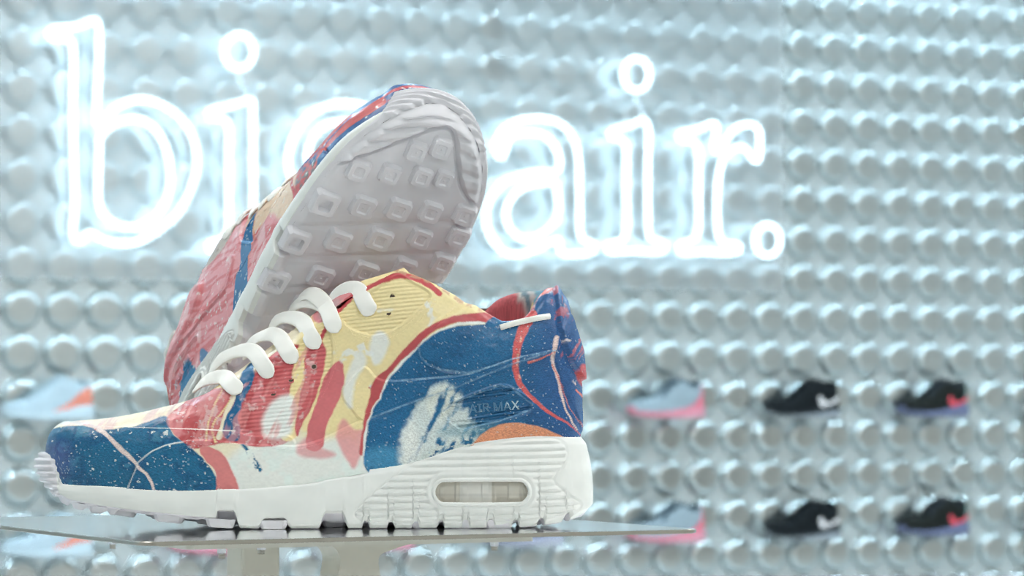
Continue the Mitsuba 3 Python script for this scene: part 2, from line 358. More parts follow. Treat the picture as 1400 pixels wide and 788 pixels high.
PLAN = {  # seams of the outer side on the elevation sheet
    'mudguard': [(176, 690), (180, 665), (192, 634), (210, 619), (228, 611), (268, 604), (310, 606), (345, 609), (400, 611), (450, 597), (500, 576), (497, 600), (490, 690)],
    'toe_cap': [(40, 690), (40, 590), (70, 578), (110, 583), (137, 585), (200, 587), (246, 588), (300, 590), (345, 594), (400, 600), (400, 611), (345, 609), (310, 606), (268, 604), (228, 611), (210, 619), (192, 634), (180, 665), (176, 690)],
    'mesh_rear': [(455, 420), (470, 443), (492, 455), (515, 458), (545, 446), (570, 424), (588, 402), (560, 383), (545, 375), (520, 387), (490, 405)],
    'mesh_front': [(340, 512), (372, 490), (410, 462), (436, 436), (446, 450), (452, 472), (452, 500), (440, 531), (420, 561), (398, 590), (370, 598), (337, 596), (326, 588), (330, 545)],
    'side_stripe': [(497, 503), (481, 516), (469, 530), (468, 545), (480, 561), (497, 576), (542, 559), (585, 543), (611, 536), (660, 515), (706, 497), (757, 480), (700, 492), (643, 512), (600, 517), (535, 522), (513, 517), (505, 507)],
    'badge': [(606, 563), (626, 549), (655, 538), (684, 529), (700, 533), (727, 553), (724, 561), (703, 569), (682, 576), (650, 583), (634, 587), (626, 586)],
    'collar': [(571, 470), (574, 488), (584, 499), (600, 506), (640, 511), (690, 497), (730, 487), (760, 478), (762, 440), (756, 392), (700, 436), (655, 418), (600, 440)],
    'heel_counter': [(757, 482), (762, 500), (770, 530), (790, 570), (803, 610), (803, 520), (790, 470), (775, 430), (768, 440)],
    'heel_tab': [(757, 396), (757, 420), (762, 450), (772, 480), (786, 508), (799, 522), (801, 510), (790, 470), (778, 430), (768, 400)],
}
RIBS = [(486, 704), (520, 668), (560, 637), (610, 617), (655, 609), (700, 604), (740, 601), (764, 603), (774, 612), (776, 626), (769, 641), (757, 657), (768, 671), (785, 684), (796, 694), (770, 708), (700, 712), (600, 714), (500, 714)]


def poly(pts):
    return shapely.Polygon(spline(pts, 2.0, True)).buffer(0)


def outline(na):
    pts = np.array([(0.2975, 0.0)] + LAT[::-1] + [(0.0, 0.003)] + MED[::-1])
    s = np.r_[0, np.cumsum(np.linalg.norm(np.diff(np.vstack([pts, pts[:1]]), axis=0), axis=1) ** 0.5)]
    c = CubicSpline(s, np.vstack([pts, pts[:1]]), bc_type='periodic')
    fine = c(np.linspace(0, s[-1], 6000))
    t = np.r_[0, np.cumsum(np.linalg.norm(np.diff(fine, axis=0), axis=1))]
    at = np.arange(na) * t[-1] / na
    o = np.stack([np.interp(at, t, fine[:, k]) for k in range(2)], 1)
    toe = int(np.argmin(o[:, 0]))
    d = np.roll(o, -1, 0) - np.roll(o, 1, 0)
    n = np.stack([-d[:, 1], d[:, 0]], 1)
    n /= np.linalg.norm(n, axis=1, keepdims=True)
    if (n * (o - [0.15, 0])).sum(1).mean() < 0:
        n = -n
    half = np.where(np.arange(na) <= toe, 1 - np.arange(na) / toe, (np.arange(na) - toe) / (na - toe))   # 0 at the toe, 1 at the heel
    return o, n, half, toe


def sd(shape, x, y, far=1e9):
    """Signed distance (inside negative), only worked out within 'far' of the outline."""
    x, y = np.asarray(x, float), np.asarray(y, float)
    out = np.full(x.shape, far)
    x0, y0, x1, y1 = shape.bounds
    m = (x > x0 - 12) & (x < x1 + 12) & (y > y0 - 12) & (y < y1 + 12)
    if m.any():
        pts = shapely.points(x[m], y[m])
        d = shapely.distance(shape.exterior, pts)
        shapely.prepare(shape)
        out[m] = np.where(shapely.contains(shape, pts), -d, d)
    return out


def step(a, b, x):
    t = np.clip((x - a) / (b - a), 0, 1)
    return t * t * (3 - 2 * t)


def dist_line(pts, x, y):
    return shapely.distance(shapely.LineString(pts), shapely.points(x, y))


class Shoe:
    """Geometry of one shoe. kw: na, nh = samples around and up the upper; nm = up the midsole; flat = no relief; low = low collar."""

    def __init__(self, na, nh, nm, nk, relief=True, top_out=TOP_OUT, top_in=TOP_IN):
        self.na, self.relief = na, relief
        self.o, self.n, self.half, self.toe = outline(na)
        o, n, half = self.o, self.n, self.half
        x = o[:, 0]
        self.out = np.arange(na) <= self.toe
        # upper
        base = np.column_stack([o - n * 0.0020, MIDTOP(x) - 0.0012])
        base[:, :2] -= n * (0.002 * (1 - step(0.0, 0.1, half)))[:, None]
        top = np.zeros((na, 3))
        for side, table in ((self.out, top_out), (~self.out, top_in)):
            tb = np.array(table)
            i = np.flatnonzero(side)
            hx, ho = half[i], x[i]
            k = np.argsort(hx)
            bb = np.interp(tb[:, 0], ho[k], hx[k])
            bb[0], bb[-1] = 0.0, 1.0
            bb = np.maximum.accumulate(bb + np.arange(len(bb)) * 1e-6)
            top[i] = PchipInterpolator(bb, tb[:, 1:])(hx)
        self.base, self.top = base, top
        toe_like = 1 - step(0.10, 0.62, half)
        heel = step(0.90, 1.0, half)
        p = 1.0 - 0.26 * toe_like - 0.1 * heel
        q = 1.12 - 0.40 * toe_like - 0.22 * heel
        self.h = np.linspace(0, 1, nh)
        ph = np.linspace(0, np.pi / 2, 240)
        c, s = np.cos(ph)[None] ** p[:, None], np.sin(ph)[None] ** q[:, None]
        hx = top[:, None, :2] + (base - top)[:, None, :2] * c[..., None]
        bulge = 0.0035 * np.sin(ph * 2)[None] * (step(0.5, 0.7, half) * (1 - 0.7 * heel))[:, None]      # fuller ankle walls
        hx = hx + n[:, None] * bulge[..., None]
        hz = base[:, None, 2] + (top - base)[:, None, 2] * s
        pts = np.concatenate([hx, hz[..., None]], -1)
        t = np.concatenate([np.zeros((na, 1)), np.cumsum(np.linalg.norm(np.diff(pts, axis=1), axis=2), 1)], 1)
        g = np.empty((na, nh, 3))
        for a in range(na):
            w = self.h * t[a, -1]
            for k in range(3):
                g[a, :, k] = np.interp(w, t[a], pts[a, :, k])
        self.grid = g
        self.f = grid_faces(na, nh, True)
        v = g.reshape(-1, 3)
        nn = vnormals(v, self.f)
        if (nn * (v - [0.15, 0, 0.05])).sum(1).mean() < 0:
            self.f = self.f[:, ::-1]
            nn = -nn
        self.v0 = v
        outv = np.repeat(self.out, nh)
        ux, uy = 50 + v[:, 0] * SC, 724 - v[:, 2] * SC
        self.ux, self.uy, self.outv = ux, uy, outv
        self.label = np.full(len(v), '', object)
        disp = np.zeros(len(v))
        if relief:
            wob = meshkit.fbm(v * 160, 2, 5) - 0.5
            disp += 0.0004 * wob
            d = {k: sd(poly(pl), ux, uy) for k, pl in PLAN.items()}
            self.d = d
            e = 1.2
            lift = lambda dd, h, e=1.3: h * (1 - step(-e, e, dd))  # noqa: E731
            disp += lift(d['toe_cap'], 0.0010) + lift(d['mudguard'], 0.0018) + lift(d['side_stripe'], 0.0012) + lift(d['collar'], 0.0026, 7) + lift(d['heel_counter'], 0.0010) + lift(d['heel_tab'], 0.0028)
            for k in ('mesh_rear', 'mesh_front'):
                rib = 0.00022 * np.sin((uy + 0.10 * ux) * 2 * np.pi / 5.6)
                disp += (1 - step(-2, 1, d[k])) * (rib - 0.0012)
            inb = 1 - step(-1.5, 0.5, d['badge'])
            disp += 0.0009 * np.exp(-((d['badge'] - 1.5) / 1.6) ** 2) + inb * (-0.0010 + 0.0005 * np.sign(np.sin((uy + 0.12 * ux) * 2 * np.pi / 7.2)) * (np.abs(uy + 0.22 * (ux - 680) - 554) > 11))
            # wrinkled film of paint, stitch channels
            disp += 0.00025 * (meshkit.fbm(v * 420, 2, 9) - 0.5)
        self.v = v + nn * disp[:, None]
        self.nrm = vnormals(self.v, self.f)
        near = np.flatnonzero(outv)
        self.tree, self.near = cKDTree(np.column_stack([self.v[near, 0], self.v[near, 2]])), near
        # midsole wall
        hm = np.linspace(0, 1, nm)
        cut = np.zeros(na)
        ax = 50 + x * SC
        for c_, w_, h_ in EDGE_CUTS:
            cut = np.maximum(cut, h_ * (1 - step(w_ * 0.32, w_ * 0.62, np.abs(ax - c_))))
        rimz = np.where(x < 0.098, 0.0010 + 0.0032 * step(0.012, 0.05, x), 0.0005 + cut)
        zt, zb = MIDTOP(x), GROUND(x) + rimz
        zb = np.minimum(zb, zt - 0.006)
        flare = (0.0016 + 0.0030 * step(0.55, 1.0, half))[:, None] * hm[None] + 0.0018 * np.sin(np.pi * hm)[None]
        flare = flare - 0.0025 * (step(0.9, 1.0, hm) ** 2)[None] - 0.0016 * (1 - step(0, 0.1, hm))[None]
        tuck = (0.0010 * (1 - step(0.0, 0.16, half)))[:, None] * step(0.45, 1.0, hm)[None] ** 1.6      # toe spring
        w = np.concatenate([o[:, None] + n[:, None] * (flare - tuck)[..., None], (zt[:, None] + (zb - zt)[:, None] * hm)[..., None]], -1)
        rim = np.concatenate([o[:, None] - n[:, None] * np.array([0.006, 0.002])[None, :, None], np.repeat(zt[:, None, None] + 0.0002, 2, 1)], -1)
        w = np.concatenate([rim, w], 1)
        self.nw = nm + 2
        wv, wf = w.reshape(-1, 3), grid_faces(na, nm + 2, True)
        wn = vnormals(wv, wf)
        if (wn * (wv - [0.15, 0, 0.02])).sum(1).mean() < 0:
            wf, wn = wf[:, ::-1], -wn
        mx, my = 50 + wv[:, 0] * SC, 724 - wv[:, 2] * SC
        self.mx, self.my = mx, my
        rub = wv[:, 2] < RUBBER(wv[:, 0])
        disp = np.zeros(len(wv))
        wall = (np.arange(len(wv)) % self.nw) > 2
        capsule = np.hypot(np.maximum(np.abs(mx - 658.5) - 49, 0), my - 674) - 17.0
        if relief:
            rp = poly(RIBS)
            dr_ = sd(rp, mx, my)
            clear = step(9, 12, capsule)
            ribs = -0.0007 * np.clip(np.sin((my - 4 + 0.02 * mx) * 2 * np.pi / 9.5) * 1.8, -0.3, 1) * clear
            disp += (1 - step(-1.5, 0.5, dr_)) * (ribs + 0.0006) + 0.0006 * np.exp(-((capsule - 7) / 3.0) ** 2)
            disp += -0.0006 * np.exp(-(np.minimum(np.abs(dr_), 30) / 1.6) ** 2)
            arc = np.repeat(np.arange(na) * 0.69 / na, self.nw)
            bumper = (wv[:, 0] < 0.0135) & wall
            disp += np.where(bumper, 0.0007 * np.sin(my * 2 * np.pi / 9.0), 0)
            nub = rub & wall & ~bumper & (wv[:, 0] < 0.105)
            disp += np.where(nub, 0.0016 * np.clip(1.6 * np.sin(arc * 2 * np.pi / 0.0125), -1, 1) * step(0.0, 0.0035, RUBBER(wv[:, 0]) - wv[:, 2]), 0)
            disp *= wall
        self.wv, self.wf = wv + wn * disp[:, None], wf
        self.wn = vnormals(self.wv, wf)
        fi = wf
        self.w_rub = rub[fi].sum(1) >= 2
        self.w_cut = (capsule[fi] < -0.5).any(1) & (wv[fi, 0].mean(1) > 0.19) & (np.abs(wv[fi, 1]).mean(1) > 0.02)
        # sole underside
        edge = w[:, -1]
        sx = np.clip(edge[:, 0], 0.045, 0.262)
        spine = np.column_stack([sx, CENTRE(sx) * 1.0])
        k = np.linspace(0, 1, nk)
        pl = edge[:, None, :2] * (1 - k)[None, :, None] + spine[:, None] * k[None, :, None]
        inset = np.linalg.norm(pl - edge[:, None, :2], axis=2)
        zz = GROUND(pl[..., 0]) + LUG - 0.0012 * step(0, 0.004, inset) + (edge[:, 2] - GROUND(edge[:, 0]) - LUG)[:, None] * (1 - step(0.0015, 0.0075, inset))
        b = np.concatenate([pl, zz[..., None]], -1)
        bv, bf = b.reshape(-1, 3), grid_faces(na, nk, True)
        bn = vnormals(bv, bf)
        if bn[:, 2].mean() > 0:
            bf = bf[:, ::-1]
        if relief:
            X, Y = bv[:, 0], bv[:, 1]
            u = Y + 0.0
            dU = sd(poly([(x_ * SC, y_ * SC) for x_, y_ in TREAD]), X * SC, Y * SC) / SC
            dU = np.where(dU > 1e5, 0.02, dU)
            g = np.interp(X + 0.15 * Y + 0.0022 * np.cos(Y * 90), [-0.010, -0.001, 0.004, 0.009, 0.014, 0.0215, 0.0315, 0.0415, 0.0515], np.arange(-1.0, 8.0))
            fr = g - np.floor(g)
            ridge = step(0.0, 0.22, fr) * (1 - step(0.60, 1.0, fr))
            front = 1 - step(0.055, 0.058, X + 0.25 * np.abs(Y) - 0.006)
            down = (0.0020 * ridge + 0.0012) * step(0.0008, 0.0022, dU) * front
            groove = -0.0018 * np.exp(-(dU / 0.0008) ** 2) * front
            diag = X + 0.40 * Y
            for at_ in (0.0725, 0.0945, 0.1170, 0.1400):
                groove -= 0.0009 * np.exp(-((diag - at_) / 0.0022) ** 2)
            down = down + 0.0028 * (1 - step(0.008, 0.013, np.abs(Y - CENTRE(np.clip(X, 0, 0.3))))) * step(0.125, 0.135, X) * (1 - step(0.255, 0.262, X))
            bv = bv - np.array([0, 0, 1.0]) * (down + groove)[:, None] * step(0.0002, 0.003, inset.reshape(-1))[:, None]
        self.bv, self.bf = bv, bf
        self.bn = vnormals(bv, bf)

    def at(self, px, py):
        """Surface point, normal and vertex of the outer side at a place on the elevation sheet."""
        q = np.column_stack([ex(px).ravel(), ez(py).ravel()])
        _, i = self.tree.query(q)
        i = self.near[i]
        return self.v[i], self.nrm[i], i


TREAD = [(0.0477, -0.042), (0.040, -0.0337), (0.029, -0.0205), (0.020, -0.0099), (0.0118, 0.0022), (0.0097, 0.0078), (0.0112, 0.0132), (0.0186, 0.0181), (0.0285, 0.024), (0.0368, 0.0302), (0.0416, 0.0363), (0.0440, 0.0420), (0.048, 0.056), (0.07, 0.07), (0.18, 0.08), (0.31, 0.06), (0.31, -0.06), (0.18, -0.08), (0.075, -0.07), (0.055, -0.055)]


def lug_mesh(w, l, h, pit):
    """A tread block standing down from z = h to z = 0, with a raised frame around a pit."""
    def ring(a, b, z):
        c = 0.25
        p = [(-a, -b * (1 - c)), (-a * (1 - c), -b), (a * (1 - c), -b), (a, -b * (1 - c)), (a, b * (1 - c)), (a * (1 - c), b), (-a * (1 - c), b), (-a, b * (1 - c))]
        return [(x, y, z) for x, y in p]
    rings = [ring(w / 2, l / 2, h), ring(w / 2 * 0.86, l / 2 * 0.86, h * 0.25), ring(w / 2 * 0.76, l / 2 * 0.76, 0.0), ring(w / 2 * 0.46, l / 2 * 0.46, 0.0), ring(w / 2 * 0.34, l / 2 * 0.34, pit)]
    v = np.array(sum(rings, []) + [(0, 0, pit)])
    f = []
    for k in range(len(rings) - 1):
        for j in range(8):
            a, b = k * 8 + j, k * 8 + (j + 1) % 8
            f += [(a, a + 8, b), (b, a + 8, b + 8)]
    k = (len(rings) - 1) * 8
    f += [(k + j, len(v) - 1, k + (j + 1) % 8) for j in range(8)]
    f = np.array(f)
    n = np.cross(v[f[:, 1]] - v[f[:, 0]], v[f[:, 2]] - v[f[:, 0]])
    if n[np.argmin(v[f].mean(1)[:, 2])][2] > 0:
        f = f[:, ::-1]
    return v, f
# ------------------------------------------------------------------ marbled paint of the two shoes (hydro-dipped film), as colours of the shoe's own surface
BLUE, DEEP, TEAL = lin(28, 102, 146), lin(24, 82, 126), lin(26, 104, 140)
RED, PINK, CORAL, ORANGE = lin(188, 82, 86), lin(214, 138, 142), lin(216, 116, 106), lin(222, 150, 112)
CREAM, YELLOW, WHITE, GREY = lin(226, 216, 190), lin(226, 208, 152), lin(219, 221, 216), lin(168, 170, 168)
BROWN = lin(150, 120, 96)


def warp(x, y, a, scale, seed):
    p = np.column_stack([x / scale, y / scale, np.zeros_like(x)])
    return x + a * 2 * (meshkit.fbm(p, 3, seed) - 0.5), y + a * 2 * (meshkit.fbm(p + 31.7, 3, seed + 7) - 0.5)


def put(c, color, mask):
    c += (np.asarray(color) - c) * np.clip(mask, 0, 1)[:, None]


def area(pts, x, y, soft=1.2):
    return 1 - step(-soft, soft, sd(poly(pts), x, y))


def vein(pts, x, y, w0, w1=None, soft=0.9):
    p = spline(pts, 3.0)
    w1 = w0 if w1 is None else w1
    _, i = cKDTree(p).query(np.column_stack([x, y]))
    d = np.linalg.norm(p[i] - np.column_stack([x, y]), axis=1)
    w = w0 + (w1 - w0) * i / len(p)
    return 1 - step(w / 2 - soft, w / 2 + soft, d)


def flecks(v, cell, seed):
    """A random number per small cell of the surface."""
    q = np.floor(v / cell).astype(np.int64)
    h = (q[:, 0] * 374761393 + q[:, 1] * 668265263 + q[:, 2] * 2147483647 + seed * 974711) & 0xFFFFFFFF
    h = ((h ^ (h >> 13)) * 1274126177) & 0xFFFFFFFF
    return ((h ^ (h >> 16)) & 0xFFFFFF) / 16777215.0


def paint_near(v, inside=False):
    """The shoe that stands on its sole."""
    px, py = 50 + v[:, 0] * SC, 724 - v[:, 2] * SC
    x, y = warp(px, py, 3.0, 26, 1)
    x, y = warp(x, y, 1.0, 7, 3)
    s = np.column_stack([x, y, np.zeros_like(x)])
    n1, n2 = meshkit.fbm(s / 22, 4, 11), meshkit.fbm(s / 6, 3, 17)
    streak = meshkit.fbm(np.column_stack([(x + 0.45 * y) / 9, (y - 0.45 * x) / 60, 0 * x]), 3, 23)
    c = np.tile(CREAM, (len(v), 1))
    put(c, YELLOW, area([(400, 470), (450, 400), (545, 360), (600, 380), (660, 430), (600, 460), (560, 490), (520, 530), (500, 580), (470, 610), (420, 600)], x, y, 6) * 0.9)
    put(c, WHITE, area([(285, 690), (300, 640), (345, 608), (420, 604), (470, 600), (500, 620), (560, 600), (620, 560), (670, 560), (670, 640), (500, 690)], x, y, 10) * 0.95)
    put(c, lin(214, 226, 220), step(0.5, 0.75, n1) * area([(285, 690), (300, 640), (345, 608), (500, 600), (500, 690)], x, y, 10) * 0.6)
    # toe top: pale streaks, then red fields with cream lines
    put(c, lin(216, 188, 178), area([(90, 592), (100, 570), (250, 535), (262, 560), (230, 592)], x, y, 3) * step(0.42, 0.62, streak))
    red = area([(226, 574), (240, 556), (252, 544), (276, 534), (330, 525), (345, 505), (400, 470), (420, 470), (430, 480), (398, 600), (330, 608), (292, 610), (262, 614), (240, 596)], x, y)
    put(c, RED, red)
    put(c, PINK, red * step(0.56, 0.72, n1) * 0.7)
    put(c, lin(206, 110, 112), area([(345, 590), (352, 545), (372, 520), (392, 505), (385, 560), (372, 604)], x, y, 6) * 0.8)
    for p, w in (([(262, 540), (278, 532), (300, 530)], 5), ([(300, 530), (292, 560), (285, 585), (284, 604)], 3), ([(318, 520), (306, 560), (292, 585), (296, 606)], 3), ([(326, 515), (311, 560), (300, 600)], 7)):
        put(c, YELLOW if w < 6 else CREAM, vein(p, x, y, w))
    put(c, BLUE, area([(331, 496), (341, 498), (334, 540), (326, 572), (324, 603), (306, 599), (309, 574), (319, 545)], x, y))
    put(c, TEAL, area([(325, 603), (338, 612), (350, 628), (357, 645), (350, 643), (338, 622)], x, y, 2) * step(0.45, 0.6, n2))
    for p in ([(408, 462), (420, 462), (414, 515), (406, 560), (402, 600), (384, 602), (389, 556), (397, 515)],):
        put(c, YELLOW, area(p, x, y))
    put(c, lin(200, 96, 100), area([(421, 462), (438, 470), (441, 505), (430, 545), (412, 585), (404, 598), (406, 560), (415, 515)], x, y))
    put(c, WHITE, area([(360, 566), (374, 546), (396, 540), (402, 566), (396, 592), (376, 602), (358, 594)], x, y, 5))
    put(c, lin(206, 112, 116), area([(450, 503), (466, 494), (470, 516), (461, 553), (445, 589), (438, 614), (422, 617), (420, 590), (433, 546)], x, y))
    put(c, lin(222, 150, 150), area([(460, 596), (470, 574), (484, 588), (497, 590), (492, 622), (482, 642), (470, 622)], x, y, 3) * 0.85)
    put(c, PINK, area([(436, 612), (420, 600), (405, 618), (440, 628), (460, 622)], x, y, 4) * 0.7)
    # tongue and eyestay
    put(c, PINK, area([(420, 425), (440, 398), (462, 380), (490, 384), (486, 400), (455, 420), (430, 440)], x, y) * (1 if not inside else 1))
    put(c, GREY, area([(430, 425), (446, 408), (462, 410), (440, 436)], x, y, 5) * 0.5)
    put(c, BROWN, vein([(486, 382), (492, 392), (488, 402)], x, y, 3))
    put(c, lin(196, 80, 84), vein([(430, 470), (462, 418), (500, 392), (530, 378), (548, 374), (580, 386), (600, 402)], x, y, 6, 8))
    put(c, lin(190, 150, 122), vein([(540, 366), (575, 378), (620, 402), (655, 432)], x, y, 9) * step(0.4, 0.6, n2) * 0.8)
    put(c, WHITE, area([(505, 470), (520, 452), (530, 470), (512, 500)], x, y, 3) * 0.9)
    put(c, WHITE, area([(476, 505), (492, 480), (500, 492), (484, 530), (480, 560), (470, 545)], x, y, 3) * 0.85)
    put(c, WHITE, step(0.66, 0.72, n1) * area([(450, 440), (545, 420), (600, 400), (560, 500), (480, 560)], x, y, 4) * 0.8)
    # red band along the blue
    put(c, RED, area([(497, 577), (505, 540), (511, 519), (534, 500), (547, 483), (566, 462), (588, 446), (608, 436), (636, 431), (672, 436), (672, 446), (637, 443), (604, 448), (584, 460), (567, 478), (546, 497), (528, 520), (516, 545), (504, 576), (497, 622), (490, 622), (494, 595)], x, y))
    put(c, WHITE, vein([(497, 640), (499, 605), (506, 578), (519, 545), (534, 517), (556, 491), (580, 468), (606, 451), (640, 444), (672, 448)], x, y, 8, 4))
    put(c, RED, vein([(505, 530), (520, 537), (522, 545)], x, y, 2))
    # the big blue
    blue = area([(498, 640), (498, 612), (504, 580), (516, 548), (532, 520), (552, 496), (577, 470), (602, 453), (640, 447), (672, 449), (690, 452), (715, 448), (728, 436), (738, 410), (752, 380), (780, 390), (810, 480), (815, 640), (740, 640), (620, 640), (545, 660)], x, y)
    blue = np.maximum(blue, area([(660, 452), (670, 438), (690, 432), (716, 426), (730, 420), (738, 450), (700, 475)], x, y))
    put(c, BLUE, blue)
    put(c, DEEP, blue * step(0.45, 0.75, n1) * 0.5)
    put(c, lin(44, 88, 142), blue * step(690, 770, x) * 0.8)
    put(c, lin(70, 150, 186), blue * area([(498, 640), (500, 620), (540, 615), (545, 640)], x, y, 8) * 0.7)
    wash = area([(546, 640), (549, 600), (558, 572), (568, 555), (582, 540), (600, 530), (618, 534), (630, 560), (650, 585), (652, 610), (600, 628), (560, 650)], x + 16 * (n1 - 0.5) + 10 * (n2 - 0.5), y + 22 * (streak - 0.5), 5)
    brush = meshkit.fbm(np.column_stack([(px + 0.5 * py) / 11, (py - 0.6 * px) / 42, 0 * px]), 4, 29)
    put(c, lin(86, 150, 178), wash * step(0.25, 0.45, brush) * 0.8)
    put(c, lin(206, 212, 208), wash * step(0.30, 0.52, 0.7 * brush + 0.3 * n2) * 0.9)
    put(c, WHITE, area([(548, 640), (551, 600), (562, 575), (572, 600), (566, 640)], x, y, 9) * 0.8)
    put(c, lin(208, 212, 204), area([(582, 552), (600, 532), (622, 528), (632, 545), (618, 562), (600, 575)], x, y, 5) * step(0.34, 0.5, brush))
    put(c, lin(84, 142, 158), area([(600, 592), (640, 580), (690, 585), (650, 602)], x, y, 8) * 0.5)
    put(c, lin(200, 208, 204), area([(560, 640), (590, 612), (650, 600), (640, 616), (600, 628)], x, y, 6) * step(0.4, 0.55, n2))
    put(c, ORANGE, area([(640, 622), (648, 606), (658, 595), (676, 584), (702, 579), (732, 583), (756, 592), (772, 603), (740, 606), (690, 612)], px + 0.6 * (x - px), py + 0.6 * (y - py)))
    put(c, CORAL, area([(750, 384), (756, 396), (742, 408), (730, 432), (722, 440), (716, 436), (730, 410)], x, y))
    put(c, lin(210, 96, 96), vein([(727, 430), (716, 450), (706, 474), (704, 500), (709, 520), (718, 534), (731, 547), (746, 562), (775, 580), (797, 600)], x, y, 13, 1.5))
    put(c, lin(222, 170, 150), vein([(712, 462), (706, 490), (711, 518)], x, y, 3) * step(0.4, 0.6, n2))
    put(c, lin(214, 190, 184), vein([(758, 462), (756, 482), (758, 503), (764, 524), (769, 545), (777, 570), (790, 590)], x, y, 6, 2.5))
    put(c, CORAL, vein([(722, 496), (744, 488), (757, 481)], x, y, 4, 2))
    put(c, CORAL, vein([(756, 500), (768, 530), (781, 562), (797, 588)], x, y, 2.5, 1.5))
    put(c, CORAL, vein([(788, 536), (800, 546)], x, y, 3))
    fl = step(0.47, 0.6, n2) * area([(757, 396), (800, 520), (790, 530), (758, 455)], x, y, 2)
    put(c, lin(196, 96, 100), fl * step(0.5, 0.62, streak) * 0.7)
    put(c, lin(210, 196, 194), fl * step(0.56, 0.66, n1))
    put(c, lin(190, 66, 70), area([(790, 500), (800, 505), (800, 530), (788, 520)], x, y, 2))
    # blue toe
    toe = area([(30, 640), (40, 600), (66, 592), (92, 587), (130, 589), (152, 591), (170, 588), (200, 578), (226, 570), (232, 588), (262, 613), (284, 634), (297, 654), (300, 690), (60, 700)], x, y)
    put(c, TEAL, toe)
    put(c, DEEP, toe * step(0.42, 0.66, n1) * 0.75)
    put(c, lin(66, 146, 170), toe * step(0.6, 0.75, n1) * 0.5)
    put(c, lin(98, 92, 160), toe * area([(60, 625), (88, 606), (100, 640), (80, 660)], x, y, 14) * 0.4)
    put(c, lin(214, 196, 190), vein([(85, 580), (112, 583), (140, 592), (158, 607), (176, 624), (194, 642), (206, 650), (214, 672)], x, y, 7, 4))
    put(c, lin(190, 96, 90), vein([(98, 581), (116, 584), (132, 590)], x, y, 3) * step(0.4, 0.55, n2))
    put(c, lin(206, 206, 204), vein([(62, 596), (74, 586), (96, 580), (110, 584)], x, y, 6) * 0.8)
    put(c, lin(214, 130, 128), area([(283, 612), (300, 618), (318, 643), (324, 690), (300, 690), (297, 652), (286, 634), (274, 616)], x, y))
    put(c, WHITE, toe * step(0.775, 0.80, n2) * 0.8)
    for ln_, w_ in ((PLAN['side_stripe'], 1.8), ([(571, 470), (574, 488), (584, 499), (600, 506), (640, 511), (690, 497)], 1.8), ([(606, 563), (626, 549), (684, 528), (700, 532), (727, 553), (724, 562), (682, 577), (634, 588)], 1.6)):
        d = np.abs(dist_line(ln_, px, py))
        put(c, lin(126, 164, 190), (1 - step(w_ * 0.4, w_, d)) * 0.6 * blue * (0.4 + 0.6 * step(0.4, 0.6, n2)))
    put(c, lin(214, 142, 140), red * step(0.48, 0.62, streak) * 0.6)
    put(c, lin(218, 190, 186), red * step(0.54, 0.68, n2) * step(0.4, 0.6, n1) * 0.6)
    c *= 1 + (np.maximum(blue, toe) * 0.34 * (flecks(v, 0.0006, 21) - 0.5))[:, None]
    # wear: pale lines on the seams, flecks and scuffs
    d = np.abs(dist_line(PLAN['mudguard'][:9], px, py))
    put(c, lin(214, 214, 210), (1 - step(0.8, 1.7, d)) * 0.6 * (toe + blue * 0.6))
    d = np.abs(dist_line([(137, 585), (200, 587), (246, 588), (320, 590)], px, py))
    put(c, lin(224, 220, 216), (1 - step(0.6, 1.5, d)) * 0.8)
    k = flecks(v, 0.0007, 5)
    put(c, lin(196, 206, 212), (k > 0.965) * (blue + toe + red * 0.7 > 0.4) * (0.25 + 0.45 * flecks(v, 0.0007, 8)) * step(0.35, 0.6, meshkit.fbm(s / 40, 2, 77)))
    c = c * 0.9 + 0.1 * (c @ [0.2126, 0.7152, 0.0722])[:, None]
    c = np.clip(c, 0, 1) ** 1.12 * (0.95 + 0.14 * meshkit.fbm(v * 900, 2, 4))[:, None]
    return np.clip(c, 0, 0.95)


def paint_lining(v):
    x, y = 50 + v[:, 0] * SC, 724 - v[:, 2] * SC
    s = np.column_stack([x / 30, y / 60, v[:, 1] * SC / 30])
    n = meshkit.fbm(s, 4, 41)
    w = x + 30 * (n - 0.5) - 0.35 * (y - 420)
    c = np.tile(lin(186, 92, 98), (len(v), 1))
    put(c, lin(180, 176, 174), step(706, 716, w) * (1 - step(740, 748, w)))
    put(c, lin(106, 128, 140), step(716, 720, w) * (1 - step(725, 730, w)))
    put(c, lin(92, 132, 150), step(735, 739, w))
    put(c, lin(214, 190, 130), step(0.66, 0.7, n))
    c *= (0.85 + 0.3 * flecks(v, 0.0009, 2))[:, None]
    return np.clip(c, 0, 0.95)


